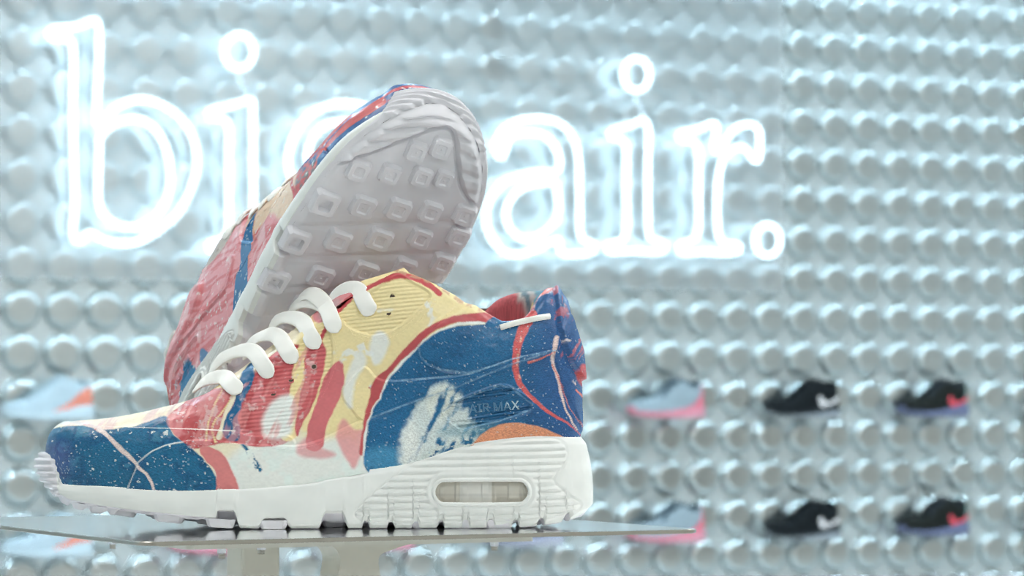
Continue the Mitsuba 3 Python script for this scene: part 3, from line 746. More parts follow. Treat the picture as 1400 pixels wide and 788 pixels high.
def paint_lean(v, inside=False):
    """The shoe that leans on the first."""
    px, py = 50 + v[:, 0] * SC, 724 - v[:, 2] * SC
    x, y = warp(px, py, 4.0, 30, 51)
    x, y = warp(x, y, 1.2, 7, 53)
    yy = v[:, 1] * SC
    s = np.column_stack([x, y, yy])
    n1, n2 = meshkit.fbm(s / 24, 4, 61), meshkit.fbm(s / 6, 3, 67)
    streak = meshkit.fbm(np.column_stack([(x + 1.3 * y) / 10, (y - 0.8 * x) / 70, 0 * x]), 3, 71)
    c = np.tile(lin(220, 150, 154), (len(v), 1))
    put(c, lin(206, 104, 108), step(0.48, 0.62, streak) * 0.75)
    put(c, lin(226, 196, 196), step(0.56, 0.7, n1) * 0.6)
    # vamp red, toe blue with red streaks
    vamp = 1 - step(268, 276, x)
    put(c, lin(196, 84, 84), vamp)
    put(c, lin(214, 128, 126), vamp * step(0.55, 0.7, n1) * 0.6)
    put(c, lin(70, 96, 150), vamp * vein([(60, 600), (110, 622), (160, 630), (215, 640)], x, y, 7, 4))
    put(c, lin(126, 118, 118), vamp * area([(196, 668), (205, 640), (235, 622), (262, 625), (255, 668)], x, y, 6) * step(0.42, 0.56, n2))
    put(c, lin(60, 92, 146), vamp * area([(196, 650), (215, 620), (245, 610), (230, 640)], x, y, 5) * step(0.48, 0.6, n2))
    put(c, lin(210, 214, 212), vamp * step(0.70, 0.75, n2) * 0.8)
    toe = area([(20, 660), (20, 560), (100, 560), (128, 590), (140, 612), (120, 622), (96, 618), (88, 640), (140, 650), (200, 655), (186, 690), (60, 690)], x, y)
    put(c, lin(34, 86, 140), toe)
    put(c, lin(60, 120, 168), toe * step(0.52, 0.7, n1) * 0.6)
    put(c, lin(190, 66, 70), vein([(58, 604), (80, 616), (110, 626), (150, 634), (200, 640)], x, y, 8, 5) * 0.9)
    put(c, lin(188, 60, 66), vein([(60, 625), (90, 640), (130, 642)], x, y, 4, 2))
    # eyestay: cream and orange, blue stripe behind it
    put(c, lin(224, 196, 170), area([(262, 560), (300, 510), (420, 440), (440, 480), (400, 560), (330, 620), (300, 668), (268, 668)], x, y, 6))
    put(c, lin(222, 150, 116), vein([(290, 560), (330, 515), (380, 478), (440, 440), (520, 384)], x, y, 14, 10) * step(0.35, 0.5, n1))
    put(c, lin(196, 84, 88), vein([(262, 668), (270, 610), (290, 572), (320, 540)], x, y, 8, 3))
    put(c, lin(188, 186, 178), area([(455, 420), (470, 443), (492, 455), (515, 458), (545, 446), (570, 424), (588, 402), (560, 383), (520, 387)], x, y, 2) * 0.9)
    put(c, lin(44, 112, 158), area([(414, 480), (434, 490), (446, 545), (462, 600), (484, 640), (486, 690), (440, 690), (424, 650), (412, 600), (410, 540)], x, y))
    put(c, lin(216, 150, 110), vein([(414, 480), (408, 530), (406, 580), (416, 630)], x, y, 3))
    put(c, lin(52, 126, 168), area([(640, 650), (652, 560), (690, 580), (720, 610), (700, 650)], x, y) * step(0.35, 0.5, n1 + 0.1))
    put(c, lin(52, 126, 168), area([(590, 640), (604, 590), (616, 610), (610, 650)], x, y) * 0.9)
    put(c, lin(196, 88, 92), area([(735, 600), (730, 520), (752, 470), (770, 480), (772, 560), (768, 610)], x, y, 5) * step(0.36, 0.6, streak))
    put(c, lin(214, 128, 106), area([(768, 600), (772, 520), (764, 430), (800, 430), (820, 620)], x, y, 2))
    put(c, lin(214, 132, 96), vein([(520, 378), (545, 366), (600, 388), (655, 430), (690, 446), (735, 436), (752, 398)], x, y, 10))
    put(c, WHITE, step(0.69, 0.73, n2) * 0.8)
    d = np.abs(dist_line(PLAN['side_stripe'], px, py))
    put(c, lin(186, 96, 104), (1 - step(0.8, 2.0, d)) * 0.5)
    c = c * 0.9 + 0.1 * (c @ [0.2126, 0.7152, 0.0722])[:, None]
    c = np.clip(c, 0, 1) ** 1.12 * (0.95 + 0.14 * meshkit.fbm(v * 900, 2, 4))[:, None]
    return np.clip(c, 0, 0.95)
# ------------------------------------------------------------------ assembling a painted sneaker
MIDWHITE, RUBBERC = lin(214, 215, 211), lin(206, 204, 208)


def dirt(v, base, amount=0.06, seed=3):
    n = meshkit.fbm(v * 90, 3, seed)[:, None]
    return np.clip(np.asarray(base) * (1 + amount * (n - 0.5) * 2), 0, 1)


class Placer:
    """Adds the parts of one shoe, mirrored for the other foot, under its placing matrix."""

    def __init__(self, key, m, flip, stretch=0.0):
        self.key, self.m, self.flip, self.stretch = key, m, flip, stretch

    def __call__(self, part, mesh, mat, color=None, normals=None, smooth=False):
        v, f = mesh if isinstance(mesh, tuple) else (np.array(mesh.vertices), np.array(mesh.faces))
        v, f = np.array(v, float), np.array(f)
        if self.stretch:
            v = v - np.column_stack([self.stretch * np.clip(1 - v[:, 0] / 0.11, 0, 1.2) ** 2, np.zeros((len(v), 2))])
        if self.flip:
            v = v * [1, -1, 1]
            f = f[:, ::-1]
            normals = None if normals is None else normals * [1, -1, 1]
        return add(f'{self.key}__{part}', (v, f), mat, smooth, color, normals, self.m)


def ribbon(points, ups, w, t, width_profile=None):
    p = spline(points, 0.0012)
    k = len(p)
    at = np.linspace(0, 1, len(ups))
    u = np.stack([np.interp(np.linspace(0, 1, k), at, np.asarray(ups, float)[:, j]) for j in range(3)], 1)
    s = np.linspace(0, 1, k)
    ends = np.sqrt(np.clip(1 - np.clip((np.abs(s - 0.5) - 0.42) / 0.08, 0, 1) ** 2, 0.02, 1))
    return sweep(p, w / 2 * ends, t / 2 * np.maximum(ends, 0.5), u, 14, power=0.75)


UP1, UP2, UP3 = (-0.3, -0.85, 0.45), (-0.25, -0.85, 0.45), (-0.2, -0.8, 0.55)
UP4 = (-0.3, -0.5, 0.7)
LACES = [  # (sheet x, sheet y, across or None for on the outer face, up)
    [(328, 538, None, 0), (314, 528, None, 0), (298, 516, -0.0125, UP1), (281, 517, -0.002, UP2), (264, 523, 0.008, UP3), (250, 534, 0.017, UP4)],
    [(371, 516, None, 0), (357, 500, None, 0), (341, 482, -0.015, UP1), (326, 478, -0.006, UP2), (305, 483, 0.004, UP3), (286, 493, 0.012, UP3), (270, 510, 0.019, UP4)],
    [(402, 497, None, 0), (390, 481, None, 0), (374, 460, -0.015, UP1), (358, 456, -0.005, UP2), (342, 461, 0.005, UP3), (328, 472, 0.013, UP3), (318, 490, 0.019, UP4)],
    [(434, 478, None, 0), (423, 461, None, 0), (409, 440, -0.016, UP1), (395, 433, -0.005, UP2), (379, 432, 0.005, UP3), (364, 439, 0.012, UP3), (352, 456, 0.019, UP4)],
    [(460, 456, None, 0), (452, 440, None, 0), (440, 418, -0.016, UP1), (424, 411, -0.005, UP2), (408, 410, 0.005, UP3), (394, 415, 0.012, UP3), (380, 432, 0.019, UP4)],
    [(509, 430, None, 0), (497, 415, None, 0), (484, 394, -0.0205, UP1), (468, 394, -0.016, UP2), (455, 405, -0.013, UP2), (449, 420, -0.013, UP1)],
    [(450, 432, -0.017, UP1), (436, 412, -0.012, UP1), (420, 399, 0.000, UP2), (406, 400, 0.010, UP3), (392, 412, 0.018, UP4)],
]


def build_sneaker(key, m, flip, paint, lining_paint, fine=1.0, stretch=0.0, lace_lift=0.0):
    S = Shoe(int(1250 * fine), int(250 * fine), 78, 70)
    P = Placer(key, m, flip, stretch)
    col = paint(S.v0)
    # upper split by the sewn-on pieces
    fc = S.f
    cx, cy, outf = S.ux[fc].mean(1), S.uy[fc].mean(1), S.outv[fc].all(1)
    lab = np.full(len(fc), 'upper', object)
    for name in ('toe_cap', 'mudguard', 'mesh_front', 'mesh_rear', 'side_stripe', 'badge', 'heel_tab'):
        dd = S.d[name][fc].mean(1)
        lab[(dd < 0) & (outf if name not in ('heel_tab', 'toe_cap') else True)] = name
    names = {'mesh_front': 'mesh_panel', 'mesh_rear': 'mesh_panel'}
    for name in ('upper', 'toe_cap', 'mudguard', 'mesh_front', 'mesh_rear', 'side_stripe', 'badge', 'heel_tab'):
        keep = lab == name
        if keep.any():
            mesh, (nn, cc) = sub(S.v, fc, keep, S.nrm, col)
            P(names.get(name, name), mesh, 'matte_vertex' if name.startswith('mesh') else 'painted_leather', cc, nn)
    # raised lettering of the badge
    t = meshkit.text_mesh('AIR MAX', 0.0046, 0.0009, True)
    tv = np.array(t.vertices)
    ang = math.radians(4.5)
    wid = tv[:, 0].max()
    tx, tz = tv[:, 0] * (0.0275 / wid), tv[:, 1]
    px, py = 641 + (tx * math.cos(ang) - tz * math.sin(ang)) * SC, 566 - (tx * math.sin(ang) + tz * math.cos(ang)) * SC
    sp, sn, si = S.at(px, py)
    tm = sp.copy()
    tm[:, 0], tm[:, 2] = ex(px), ez(py)
    tm[:, 1] = sp[:, 1] - (tv[:, 2] / 0.0009 * 0.0011 - 0.0002)
    tc = np.clip(paint(np.column_stack([ex(px), sp[:, 1], ez(py)])) * 0.8 + 0.2 * lin(150, 190, 205), 0, 1)
    k = step(692, 706, px)[:, None]
    tc = tc * (1 - 0.6 * k) + 0.6 * k * lin(190, 210, 214)
    P('badge__lettering', (tm, np.array(t.faces)), 'painted_leather', tc)
    # stitching
    lines = [PLAN['mudguard'][1:11], [(497, 520), (483, 532), (478, 545), (486, 556), (498, 566), (542, 552), (585, 537), (611, 530)], [(535, 526), (643, 516), (700, 496), (752, 482)],
             [(620, 528), (680, 507), (752, 486)], [(628, 532), (684, 513), (740, 494)], [(459, 424), (472, 446), (492, 459), (515, 462), (546, 450), (572, 429), (592, 404)],
             [(463, 430), (474, 450), (492, 464), (515, 467), (548, 455), (577, 433), (597, 408)], [(449, 450), (457, 472), (457, 501), (445, 533), (425, 563), (402, 593)],
             [(571, 470), (574, 488), (584, 499), (600, 506), (640, 511)], [(622, 420), (600, 440), (585, 456)], [(766, 452), (774, 480), (786, 508), (796, 522)]]
    st = []
    for k, ln in enumerate(lines):
        pts = spline(ln, 4.6)
        if k == 0:
            pts = pts + [0, 5]
        sp, sn, _ = S.at(pts[:, 0], pts[:, 1])
        d = np.gradient(sp, axis=0)
        for j in range(1, len(sp) - 1):
            tt = d[j] / np.linalg.norm(d[j]) * 0.00055
            st.append(sweep(np.array([sp[j] - tt, sp[j] + tt]) + sn[j] * 0.0001, 0.00026, 0.00026, sn[j], 5))
    sm = merge(st)
    sc_ = paint(sm[0])
    kk = P('stitching', sm, 'matte_vertex', np.clip(sc_ * 1.05 + 0.015, 0, 1))
    tag(kk, kind='stuff')
    # eyelet holes
    for ex_, ey_ in ((397, 521), (428, 502), (530, 429), (535, 405), (372, 540)):
        sp, sn, si_e = S.at(np.array([ex_]), np.array([ey_]))
        fr = trimesh.geometry.align_vectors([0, 0, 1], sn[0])
        fr[:3, 3] = sp[0]
        ring = lathe([(0.0012, -0.0015), (0.0013, 0.0002), (0.0016, 0.0003), (0.0018, -0.0004)], 16)
        hole = lathe([(0.0, 0.00012), (0.0013, 0.00012)], 16)
        kk = P('eyelet', (trimesh.transform_points(ring[0], fr), ring[1]), 'painted_leather', np.repeat(col[si_e], len(ring[0]), 0) * 0.9)
        P(kk[len(key) + 2:] + '__hole', (trimesh.transform_points(hole[0], fr), hole[1]), 'hole_dark')
    # padded lining: rolls over the top edge and goes down inside
    ring = np.flatnonzero((S.o[:, 0] > 0.094))
    ring = np.r_[ring[ring > S.toe], ring[ring <= S.toe]]
    tp, hf = S.top[ring], S.half[ring]
    pad = 0.0015 + 0.0055 * step(0.56, 0.72, hf)
    inw = np.zeros((len(ring), 3))
    d = np.gradient(tp[:, :2], axis=0)
    inw[:, 0], inw[:, 1] = -d[:, 1], d[:, 0]
    inw /= np.linalg.norm(inw, axis=1, keepdims=True) + 1e-9
    if (inw * (np.array([0.22, 0, 0]) - tp * [1, 1, 0])).sum(1).mean() < 0:
        inw = -inw
    ps = np.linspace(0, np.pi / 2, 10)
    rows = [tp + inw * (pad * math.sin(a))[:, None] - np.array([0, 0, 1.0]) * (pad * 1.1 * (1 - math.cos(a)))[:, None] for a in ps]
    low = np.maximum(tp[:, 2] - 0.075, 0.035)
    for g in np.linspace(0.08, 1, 14):
        r = rows[9].copy()
        r[:, 2] = r[:, 2] * (1 - g) + low * g
        r += inw * 0.002 * math.sin(math.pi * g)
        rows.append(r)
    lv = np.stack(rows, 1).reshape(-1, 3)
    lf = grid_faces(len(ring), len(rows))
    ln_ = vnormals(lv, lf)
    mid = (np.arange(len(lv)) % len(rows)) == 0
    if ln_[mid][:, 2].mean() < 0:
        lf, ln_ = lf[:, ::-1], -ln_
    P('collar_lining', (lv, lf), 'matte_vertex', lining_paint(lv), ln_)
    # insole closes the inside
    iv = np.column_stack([S.o - S.n * 0.006, np.full(S.na, 0.034)])[::10]
    iv = np.vstack([iv, [[0.15, 0, 0.034]]])
    k = np.arange(len(iv) - 1)
    P('insole', (iv, np.stack([k, np.roll(k, -1), np.full(len(k), len(iv) - 1)], 1)), 'matte_vertex', np.tile(lin(120, 110, 110), (len(iv), 1)))
    # tongue
    ridge = spline([(0.083, 0, 0.0700), (0.100, 0, 0.0820), (0.122, 0, 0.0985), (0.147, 0, 0.1175), (0.166, 0, 0.1325), (0.180, 0, 0.1378), (0.197, 0, 0.1432)], 0.001)
    tv = []
    for j, r in enumerate(ridge):
        g = j / (len(ridge) - 1)
        w = 0.013 + 0.011 * min(1, g * 1.4)
        sh = np.linspace(-1, 1, 41)
        arch = 0.0075 * (1 - np.abs(sh) ** 2.2)
        tv.append(np.column_stack([np.full(41, r[0]) + 0.001 * sh ** 2, sh * w - 0.001, r[2] - 0.0075 + arch]))
    tv = np.array(tv)
    back = tv[::-1] - np.array([-0.002, 0, 0.0055])
    both = np.concatenate([tv, [(tv[-1] + back[0]) / 2 + [0.0016, 0, 0.0006]], back])
    tvv, tf = both.reshape(-1, 3), grid_faces(len(both), 41)
    tn = vnormals(tvv, tf)
    if tn[:41 * len(tv)][:, 2].mean() < 0:
        tf, tn = tf[:, ::-1], -tn
    P('tongue', (tvv, tf), 'matte_vertex', paint(tvv, True), tn)
    # laces: flat bands from an outer eyelet over the throat to the next inner eyelet towards the toe
    def eye(xx, side):
        tb = np.array(TOP_OUT if side < 0 else TOP_IN)
        return np.array([xx, np.interp(xx, tb[5:13, 1], tb[5:13, 2]), np.interp(xx, tb[5:13, 1], tb[5:13, 3])])

    def crest(xx):
        return np.interp(xx, ridge[:, 0], ridge[:, 2])

    for path in LACES:
        pts, ups = [], []
        for j, (px, py, yy, up) in enumerate(path):
            if yy is None:                       # lies on the eyestay
                sp, sn, _ = S.at(np.array([px]), np.array([py]))
                pts.append(sp[0] + sn[0] * (0.0018 if j else 0.0006))
                ups.append(sn[0])
            else:
                pts.append([float(ex(px)) - lace_lift * 0.5, yy, float(ez(py)) + lace_lift])
                ups.append(up)
        P('lace', ribbon(pts, ups, 0.0096, 0.0019), 'lace_cotton', smooth=40)
    # cord loop inside the collar
    cx_, cy_ = np.array([684, 692, 704, 718, 734, 752.0]), np.array([448, 445.5, 442, 438.5, 435, 432.0])
    sp, sn, _ = S.at(cx_, cy_)
    q = np.column_stack([ex(cx_), sp[:, 1] - [0.0004, 0.0016, 0.0020, 0.0020, 0.0016, 0.0006], ez(cy_)])
    P('pull_cord', sweep(spline(q, 0.001), 0.0013, 0.0017, [0, 0, 1], 10), 'lace_cotton', smooth=50)
    # midsole, bumper, air window
    rub = S.w_rub & ~S.w_cut
    mesh, (nn,) = sub(S.wv, S.wf, ~S.w_rub & ~S.w_cut, S.wn)
    P('midsole', mesh, 'rubber_vertex', dirt(mesh[0], MIDWHITE, 0.05), nn)
    ang = np.linspace(0, 2 * np.pi, 73)[:-1]
    cpx = 658.5 + 49 * np.clip(np.cos(ang) * 4, -1, 1) + 17 * np.cos(ang)
    cpy = 674 - 17 * np.sin(ang)
    for side in (-1, 1):
        sel = np.flatnonzero((np.sign(S.wv[:, 1]) == side) & (S.wv[:, 0] > 0.15) & ((np.arange(len(S.wv)) % S.nw) > 3))
        tr = cKDTree(np.column_stack([S.wv[sel, 0], S.wv[sel, 2]]))
        _, ii = tr.query(np.column_stack([ex(cpx), ez(cpy)]))
        edge = np.column_stack([ex(cpx), S.wv[sel[ii], 1], ez(cpy)])
        rim = P('midsole__window_rim', sweep(edge, 0.0011, 0.0011, [0, side, 0], 10, closed=True), 'rubber_vertex', np.tile(MIDWHITE, (720, 1)), smooth=True)
        inner = edge - np.array([0, side * 0.0055, 0])
        wall = (np.vstack([edge, inner]), np.array([t for k in range(72) for t in ((k, (k + 1) % 72, 72 + k), (72 + k, (k + 1) % 72, 72 + (k + 1) % 72))]))
        P('midsole__window_wall', wall, 'rubber_vertex', np.tile(MIDWHITE, (144, 1)))
        # the air cell behind: a bulging clear-film pillow with welded divisions
        gx, gz = np.meshgrid(np.linspace(590, 727, 110), np.linspace(654, 694, 34), indexing='ij')
        _, ii = tr.query(np.column_stack([ex(gx.ravel()), ez(gz.ravel())]))
        yy = np.interp(ex(gx.ravel()), np.sort(edge[:, 0]), edge[np.argsort(edge[:, 0]), 1])
        prof = np.clip(1 - ((gz.ravel() - 674) / 22) ** 2, 0, 1) ** 0.5
        band = 0.0006 * np.exp(-((gx.ravel() - 628) / 3) ** 2) + 0.0006 * np.exp(-((gx.ravel() - 672) / 3) ** 2)
        bulge = 0.0050 * prof - band
        av = np.column_stack([ex(gx.ravel()), yy - side * (0.0070 - bulge), ez(gz.ravel())])
        tone = np.where((gx.ravel() > 628) & (gx.ravel() < 672), 0, 1)[:, None]
        ac = tone * lin(186, 180, 168) + (1 - tone) * lin(206, 203, 196)
        ac = ac * (0.9 + 0.1 * (np.abs(gz.ravel() - 678) > 2))[:, None]
        af = grid_faces(110, 34)
        an = vnormals(av, af)
        if an[:, 1].mean() * side < 0:
            af, an = af[:, ::-1], -an
        P('air_unit', (av, af), 'film_vertex', ac, an)
    # rubber sole with its toe bumper and tread blocks
    mesh1, (n1,) = sub(S.wv, S.wf, rub, S.wn)
    v = np.vstack([mesh1[0], S.bv])
    f = np.vstack([mesh1[1], S.bf + len(mesh1[0])])
    P('outsole', (v, f), 'rubber_vertex', dirt(v, RUBBERC, 0.05, 8), np.vstack([n1, S.bn]))
    ol = shapely.Polygon(S.o).buffer(0)
    tread = shapely.Polygon(spline([(a * 100, b * 100) for a, b in TREAD], 0.1, True) / 100).buffer(0)
    rows = [(0.0245, 0.47, [-0.0038, 0.0093]), (0.0400, 0.23, [-0.0303, -0.0123, 0.0054, 0.0184]), (0.0618, 0.26, [-0.0390, -0.0178, 0.0021, 0.0203, 0.0396]), (0.0825, 0.40, [-0.0435, -0.0214, 0.0006, 0.0223, 0.0429])]
    rows += [(0.1060 + 0.0225 * r, 0.52 - 0.03 * r, [-0.0427, -0.0197, 0.0026, 0.0228, 0.0420]) for r in range(4)] + [(0.199 + 0.0225 * r, 0.34 - 0.08 * r, [-0.0320, -0.0110, 0.0100, 0.0290]) for r in range(4)]
    for r, (X0, slope, ys) in enumerate(rows):
        for q, Y in enumerate(ys):
            X = X0 - slope * Y
            w, l = (0.0168, 0.0165) if Y < -0.025 else ((0.0160, 0.0145) if Y < 0.012 else (0.0140, 0.0135))
            if r < 2:
                w, l = w * 0.84, l * 0.84
            pt = shapely.Point(X, Y)
            if not ol.contains(pt) or ol.exterior.distance(pt) < 0.0048 or tread.exterior.distance(pt) < 0.0058 or not tread.contains(pt) or X > 0.285:
                continue
            lv, lf = lug_mesh(w, l, LUG + 0.0006, 0.0028 if Y < -0.025 and r > 1 else 0.0008)
            lv = lv[:, [1, 0, 2]] * [1, -1, 1]
            lv = np.column_stack([lv[:, 0] + X, lv[:, 1] + Y, lv[:, 2]])
            lv[:, 2] += GROUND(np.clip(lv[:, 0], 0, 0.30))
            kk = P('outsole__lug', (lv, lf), 'rubber_vertex', np.tile(RUBBERC, (len(lv), 1)))
            nub = trimesh.creation.icosphere(subdivisions=1, radius=0.0007)
            P('outsole__nub', (np.array(nub.vertices) * [1, 1, 0.6] + lv[-1], np.array(nub.faces)), 'rubber_vertex', np.tile(RUBBERC, (len(nub.vertices), 1)), smooth=True)
    # let it down (or lift it) until its lowest point touches the plate
    low = min((np.asarray(meshkit.WRITTEN[d['filename']][0], float) @ m[:3, :3].T + m[:3, 3])[:, 2].min() for k_, d in scene.items() if k_.startswith(key + '__'))
    m2 = m.copy()
    m2[2, 3] += PLATE + 0.0002 - low
    for k_, d in scene.items():
        if k_.startswith(key + '__'):
            d['to_world'] = T(m2.tolist())
    print(key, 'settled by', PLATE + 0.0002 - low)
    return S


def frame(d, w_hint):
    """Rotation with the shoe's x axis along d and its y axis nearest to w_hint."""
    d = np.asarray(d, float) / np.linalg.norm(d)
    y = np.asarray(w_hint, float) - d * np.dot(d, w_hint)
    y /= np.linalg.norm(y)
    return np.column_stack([d, y, np.cross(d, y)])


NEAR = np.eye(4)
NEAR[:3, 3] = [(50 - 700) / SC, 1.742, PLATE + 0.0001]
near_shoe = build_sneaker('sneaker', NEAR, False, paint_near, paint_lining, 1.0, 0.0052)
tag('sneaker', 'marbled blue, red and yellow sneaker standing on its sole on the steel plate', 'sneaker')
LEAN = np.eye(4)
LEAN[:3, :3] = [[-0.47595974, -0.85951479, -0.18627036], [0.48409499, -0.43286979, 0.76044446], [-0.73424407, 0.2717684, 0.6221154]]
LEAN[:3, 3] = [-0.03484872, 1.70991883, PLATE + 0.21286018]
LEAN_AT = LEAN
lean_shoe = build_sneaker('sneaker_001', LEAN, True, paint_lean, lambda v: np.tile(lin(214, 150, 112), (len(v), 1)), 0.75, 0.0, 0.003)
tag('sneaker_001', 'pink and blue marbled sneaker leaning toe up on the other, showing its white treaded sole', 'sneaker')

# ------------------------------------------------------------------ steel display stand under the pair
C0 = np.array([-0.183, 1.550, PLATE])
ALONG, AWAY = U, -N


def stand_point(a, b, z):
    return C0 + ALONG * a + AWAY * b + np.array([0, 0, z])


def stand_mesh(mesh):
    v = np.array(mesh.vertices)
    out = C0 + v[:, :1] * ALONG + v[:, 1:2] * AWAY + v[:, 2:] * np.array([0, 0, 1.0])
    return out, np.array(mesh.faces)


PW, PD, PT = 0.323, 0.335, 0.0022
sq = shapely.box(0, 0, PW, PD).buffer(-0.010).buffer(0.010, quad_segs=10)
plate = [(sq.buffer(-0.0004), -PT, 0.0004), (sq, -PT + 0.0004, PT - 0.0008), (sq.buffer(-0.0004), -0.0004, 0.0004)]
pts0 = [np.array(p[0].exterior.coords)[:-1] for p in plate]
loop_a, loop_b = np.array(sq.exterior.coords)[:-1], None
c = np.array([PW / 2, PD / 2])
shr = lambda p, d: c + (p - c) * (1 - d / (PW / 2))  # noqa: E731
rings = [np.column_stack([shr(loop_a, 0.0005), np.full(len(loop_a), -PT)]), np.column_stack([loop_a, np.full(len(loop_a), -PT + 0.0004)]),
         np.column_stack([loop_a, np.full(len(loop_a), -0.0004)]), np.column_stack([shr(loop_a, 0.0005), np.zeros(len(loop_a))])]
m_ = len(loop_a)
pv = np.vstack(rings + [[[*c, -PT]], [[*c, 0]]])
pf = []
for r in range(3):
    for j in range(m_):
        a, b = r * m_ + j, r * m_ + (j + 1) % m_
        pf += [(a, b, b + m_), (a, b + m_, a + m_)]
pf += [(4 * m_, (j + 1) % m_, j) for j in range(m_)] + [(4 * m_ + 1, 3 * m_ + j, 3 * m_ + (j + 1) % m_) for j in range(m_)]
tm = trimesh.Trimesh(pv, pf, process=False)
if tm.volume < 0:
    tm.invert()
top_f = np.abs(tm.face_normals[:, 2]) > 0.9
add('display_stand__plate', stand_mesh(trimesh.Trimesh(tm.vertices, tm.faces[top_f], process=False)), 'steel')
add('display_stand__plate__edge', stand_mesh(trimesh.Trimesh(tm.vertices, tm.faces[~top_f], process=False)), 'edge_steel', 25)


def px_to_stand(px, py_depth):
    """Stand coordinates of the point at height 0 under column px at depth y."""
    p = np.array([(px - 700) / FOCAL * py_depth, py_depth, PLATE]) - C0
    return float(p @ ALONG), float(p @ AWAY)


def rounded_bar(x0, x1, y0, y1, z0, z1, r):
    s = shapely.box(x0, y0, x1, y1).buffer(-r).buffer(r, quad_segs=5)
    b = trimesh.creation.extrude_polygon(s, z1 - z0, engine='earcut')
    b.apply_translation([0, 0, z0])
    return b


POSTS = [(347, 1.715), (480, 1.715)]
for px, dep in POSTS:
    a, b = px_to_stand(px, dep)
    w = 0.0113
    add('display_stand__post', stand_mesh(rounded_bar(a - w, a + w, b - w, b + w, -PLATE + 0.012, -PT - 0.0035, 0.002)), 'beige_enamel', 30)
a0, b0 = px_to_stand(347, 1.715)
a1, b1 = px_to_stand(480, 1.715)
add('display_stand__arm', stand_mesh(rounded_bar(0.035, 0.235, 0.028, 0.30, -PT - 0.0036, -PT, 0.004)), 'beige_enamel', 30)
# gusset that flares from the second post along the plate
gp = shapely.Polygon(spline([(a1 - 0.040, -0.0), (a1 - 0.022, -0.0015), (a1 - 0.0135, -0.0060), (a1 - 0.0115, -0.012), (a1 - 0.0113, -0.03), (a1 + 0.0113, -0.03), (a1 + 0.0115, -0.0105), (a1 + 0.018, -0.0068), (a1 + 0.034, -0.0030), (a1 + 0.085, 0.0)], 0.0008, True)).buffer(0).intersection(shapely.box(-1, -0.028, 1, 0))
ge = trimesh.creation.extrude_polygon(gp, 0.024, engine='earcut')
ge.vertices = np.column_stack([ge.vertices[:, 0], b1 + 0.0122 - ge.vertices[:, 2], ge.vertices[:, 1] - PT - 0.0034])
add('display_stand__gusset', stand_mesh(ge), 'beige_enamel', 40)
for px, dep, n0, n1, drop, size in ((155, 1.600, 0.0, 0.0012, 0.0036, 0.0022), (304, 1.665, 0.0030, 0.0092, 0.0120, 0.0026), (358, 1.680, 0.0030, 0.0080, 0.0104, 0.0026), (676, 1.690, 0.0012, 0.0066, 0.0090, 0.0026)):
    a, b = px_to_stand(px, dep)
    nut = trimesh.creation.cylinder(radius=size, height=n1 - n0, sections=6)
    nut.apply_translation([a, b, -PT - (n0 + n1) / 2])
    stub = lathe([(0, -PT - drop), (size * 0.62, -PT - drop)] + [(size * (0.62 if k % 2 else 0.78), -PT - drop + 0.0006 * k + 0.0002) for k in range(6)] + [(size * 0.6, -PT)], 14)
    stub = trimesh.Trimesh(stub[0] + [a, b, 0], stub[1], process=False)
    k = add('display_stand__bolt', stand_mesh(stub), 'brushed_steel', 40)
    add(k + '__nut', stand_mesh(nut), 'white_nylon')
foot = rounded_bar(a0 - 0.12, a1 + 0.12, b0 - 0.16, b0 + 0.16, -PLATE, -PLATE + 0.012, 0.03)
add('display_stand__base', stand_mesh(foot), 'beige_enamel', 30)
tag('display_stand', 'square polished steel display plate on two beige posts, carrying the sneaker pair', 'display stand')

# ------------------------------------------------------------------ sneakers shown on the dome wall
STRIPE = [(530, 545), (538, 585), (560, 622), (603, 637), (660, 622), (730, 585), (790, 548), (788, 520), (700, 562), (645, 582), (605, 578), (582, 556), (558, 532)]
bsdf('shop_upper', VC, 0.7, specular=0.15)
SH = Shoe(300, 64, 14, 8, relief=False)
SH_D = sd(poly(STRIPE), SH.ux, SH.uy)


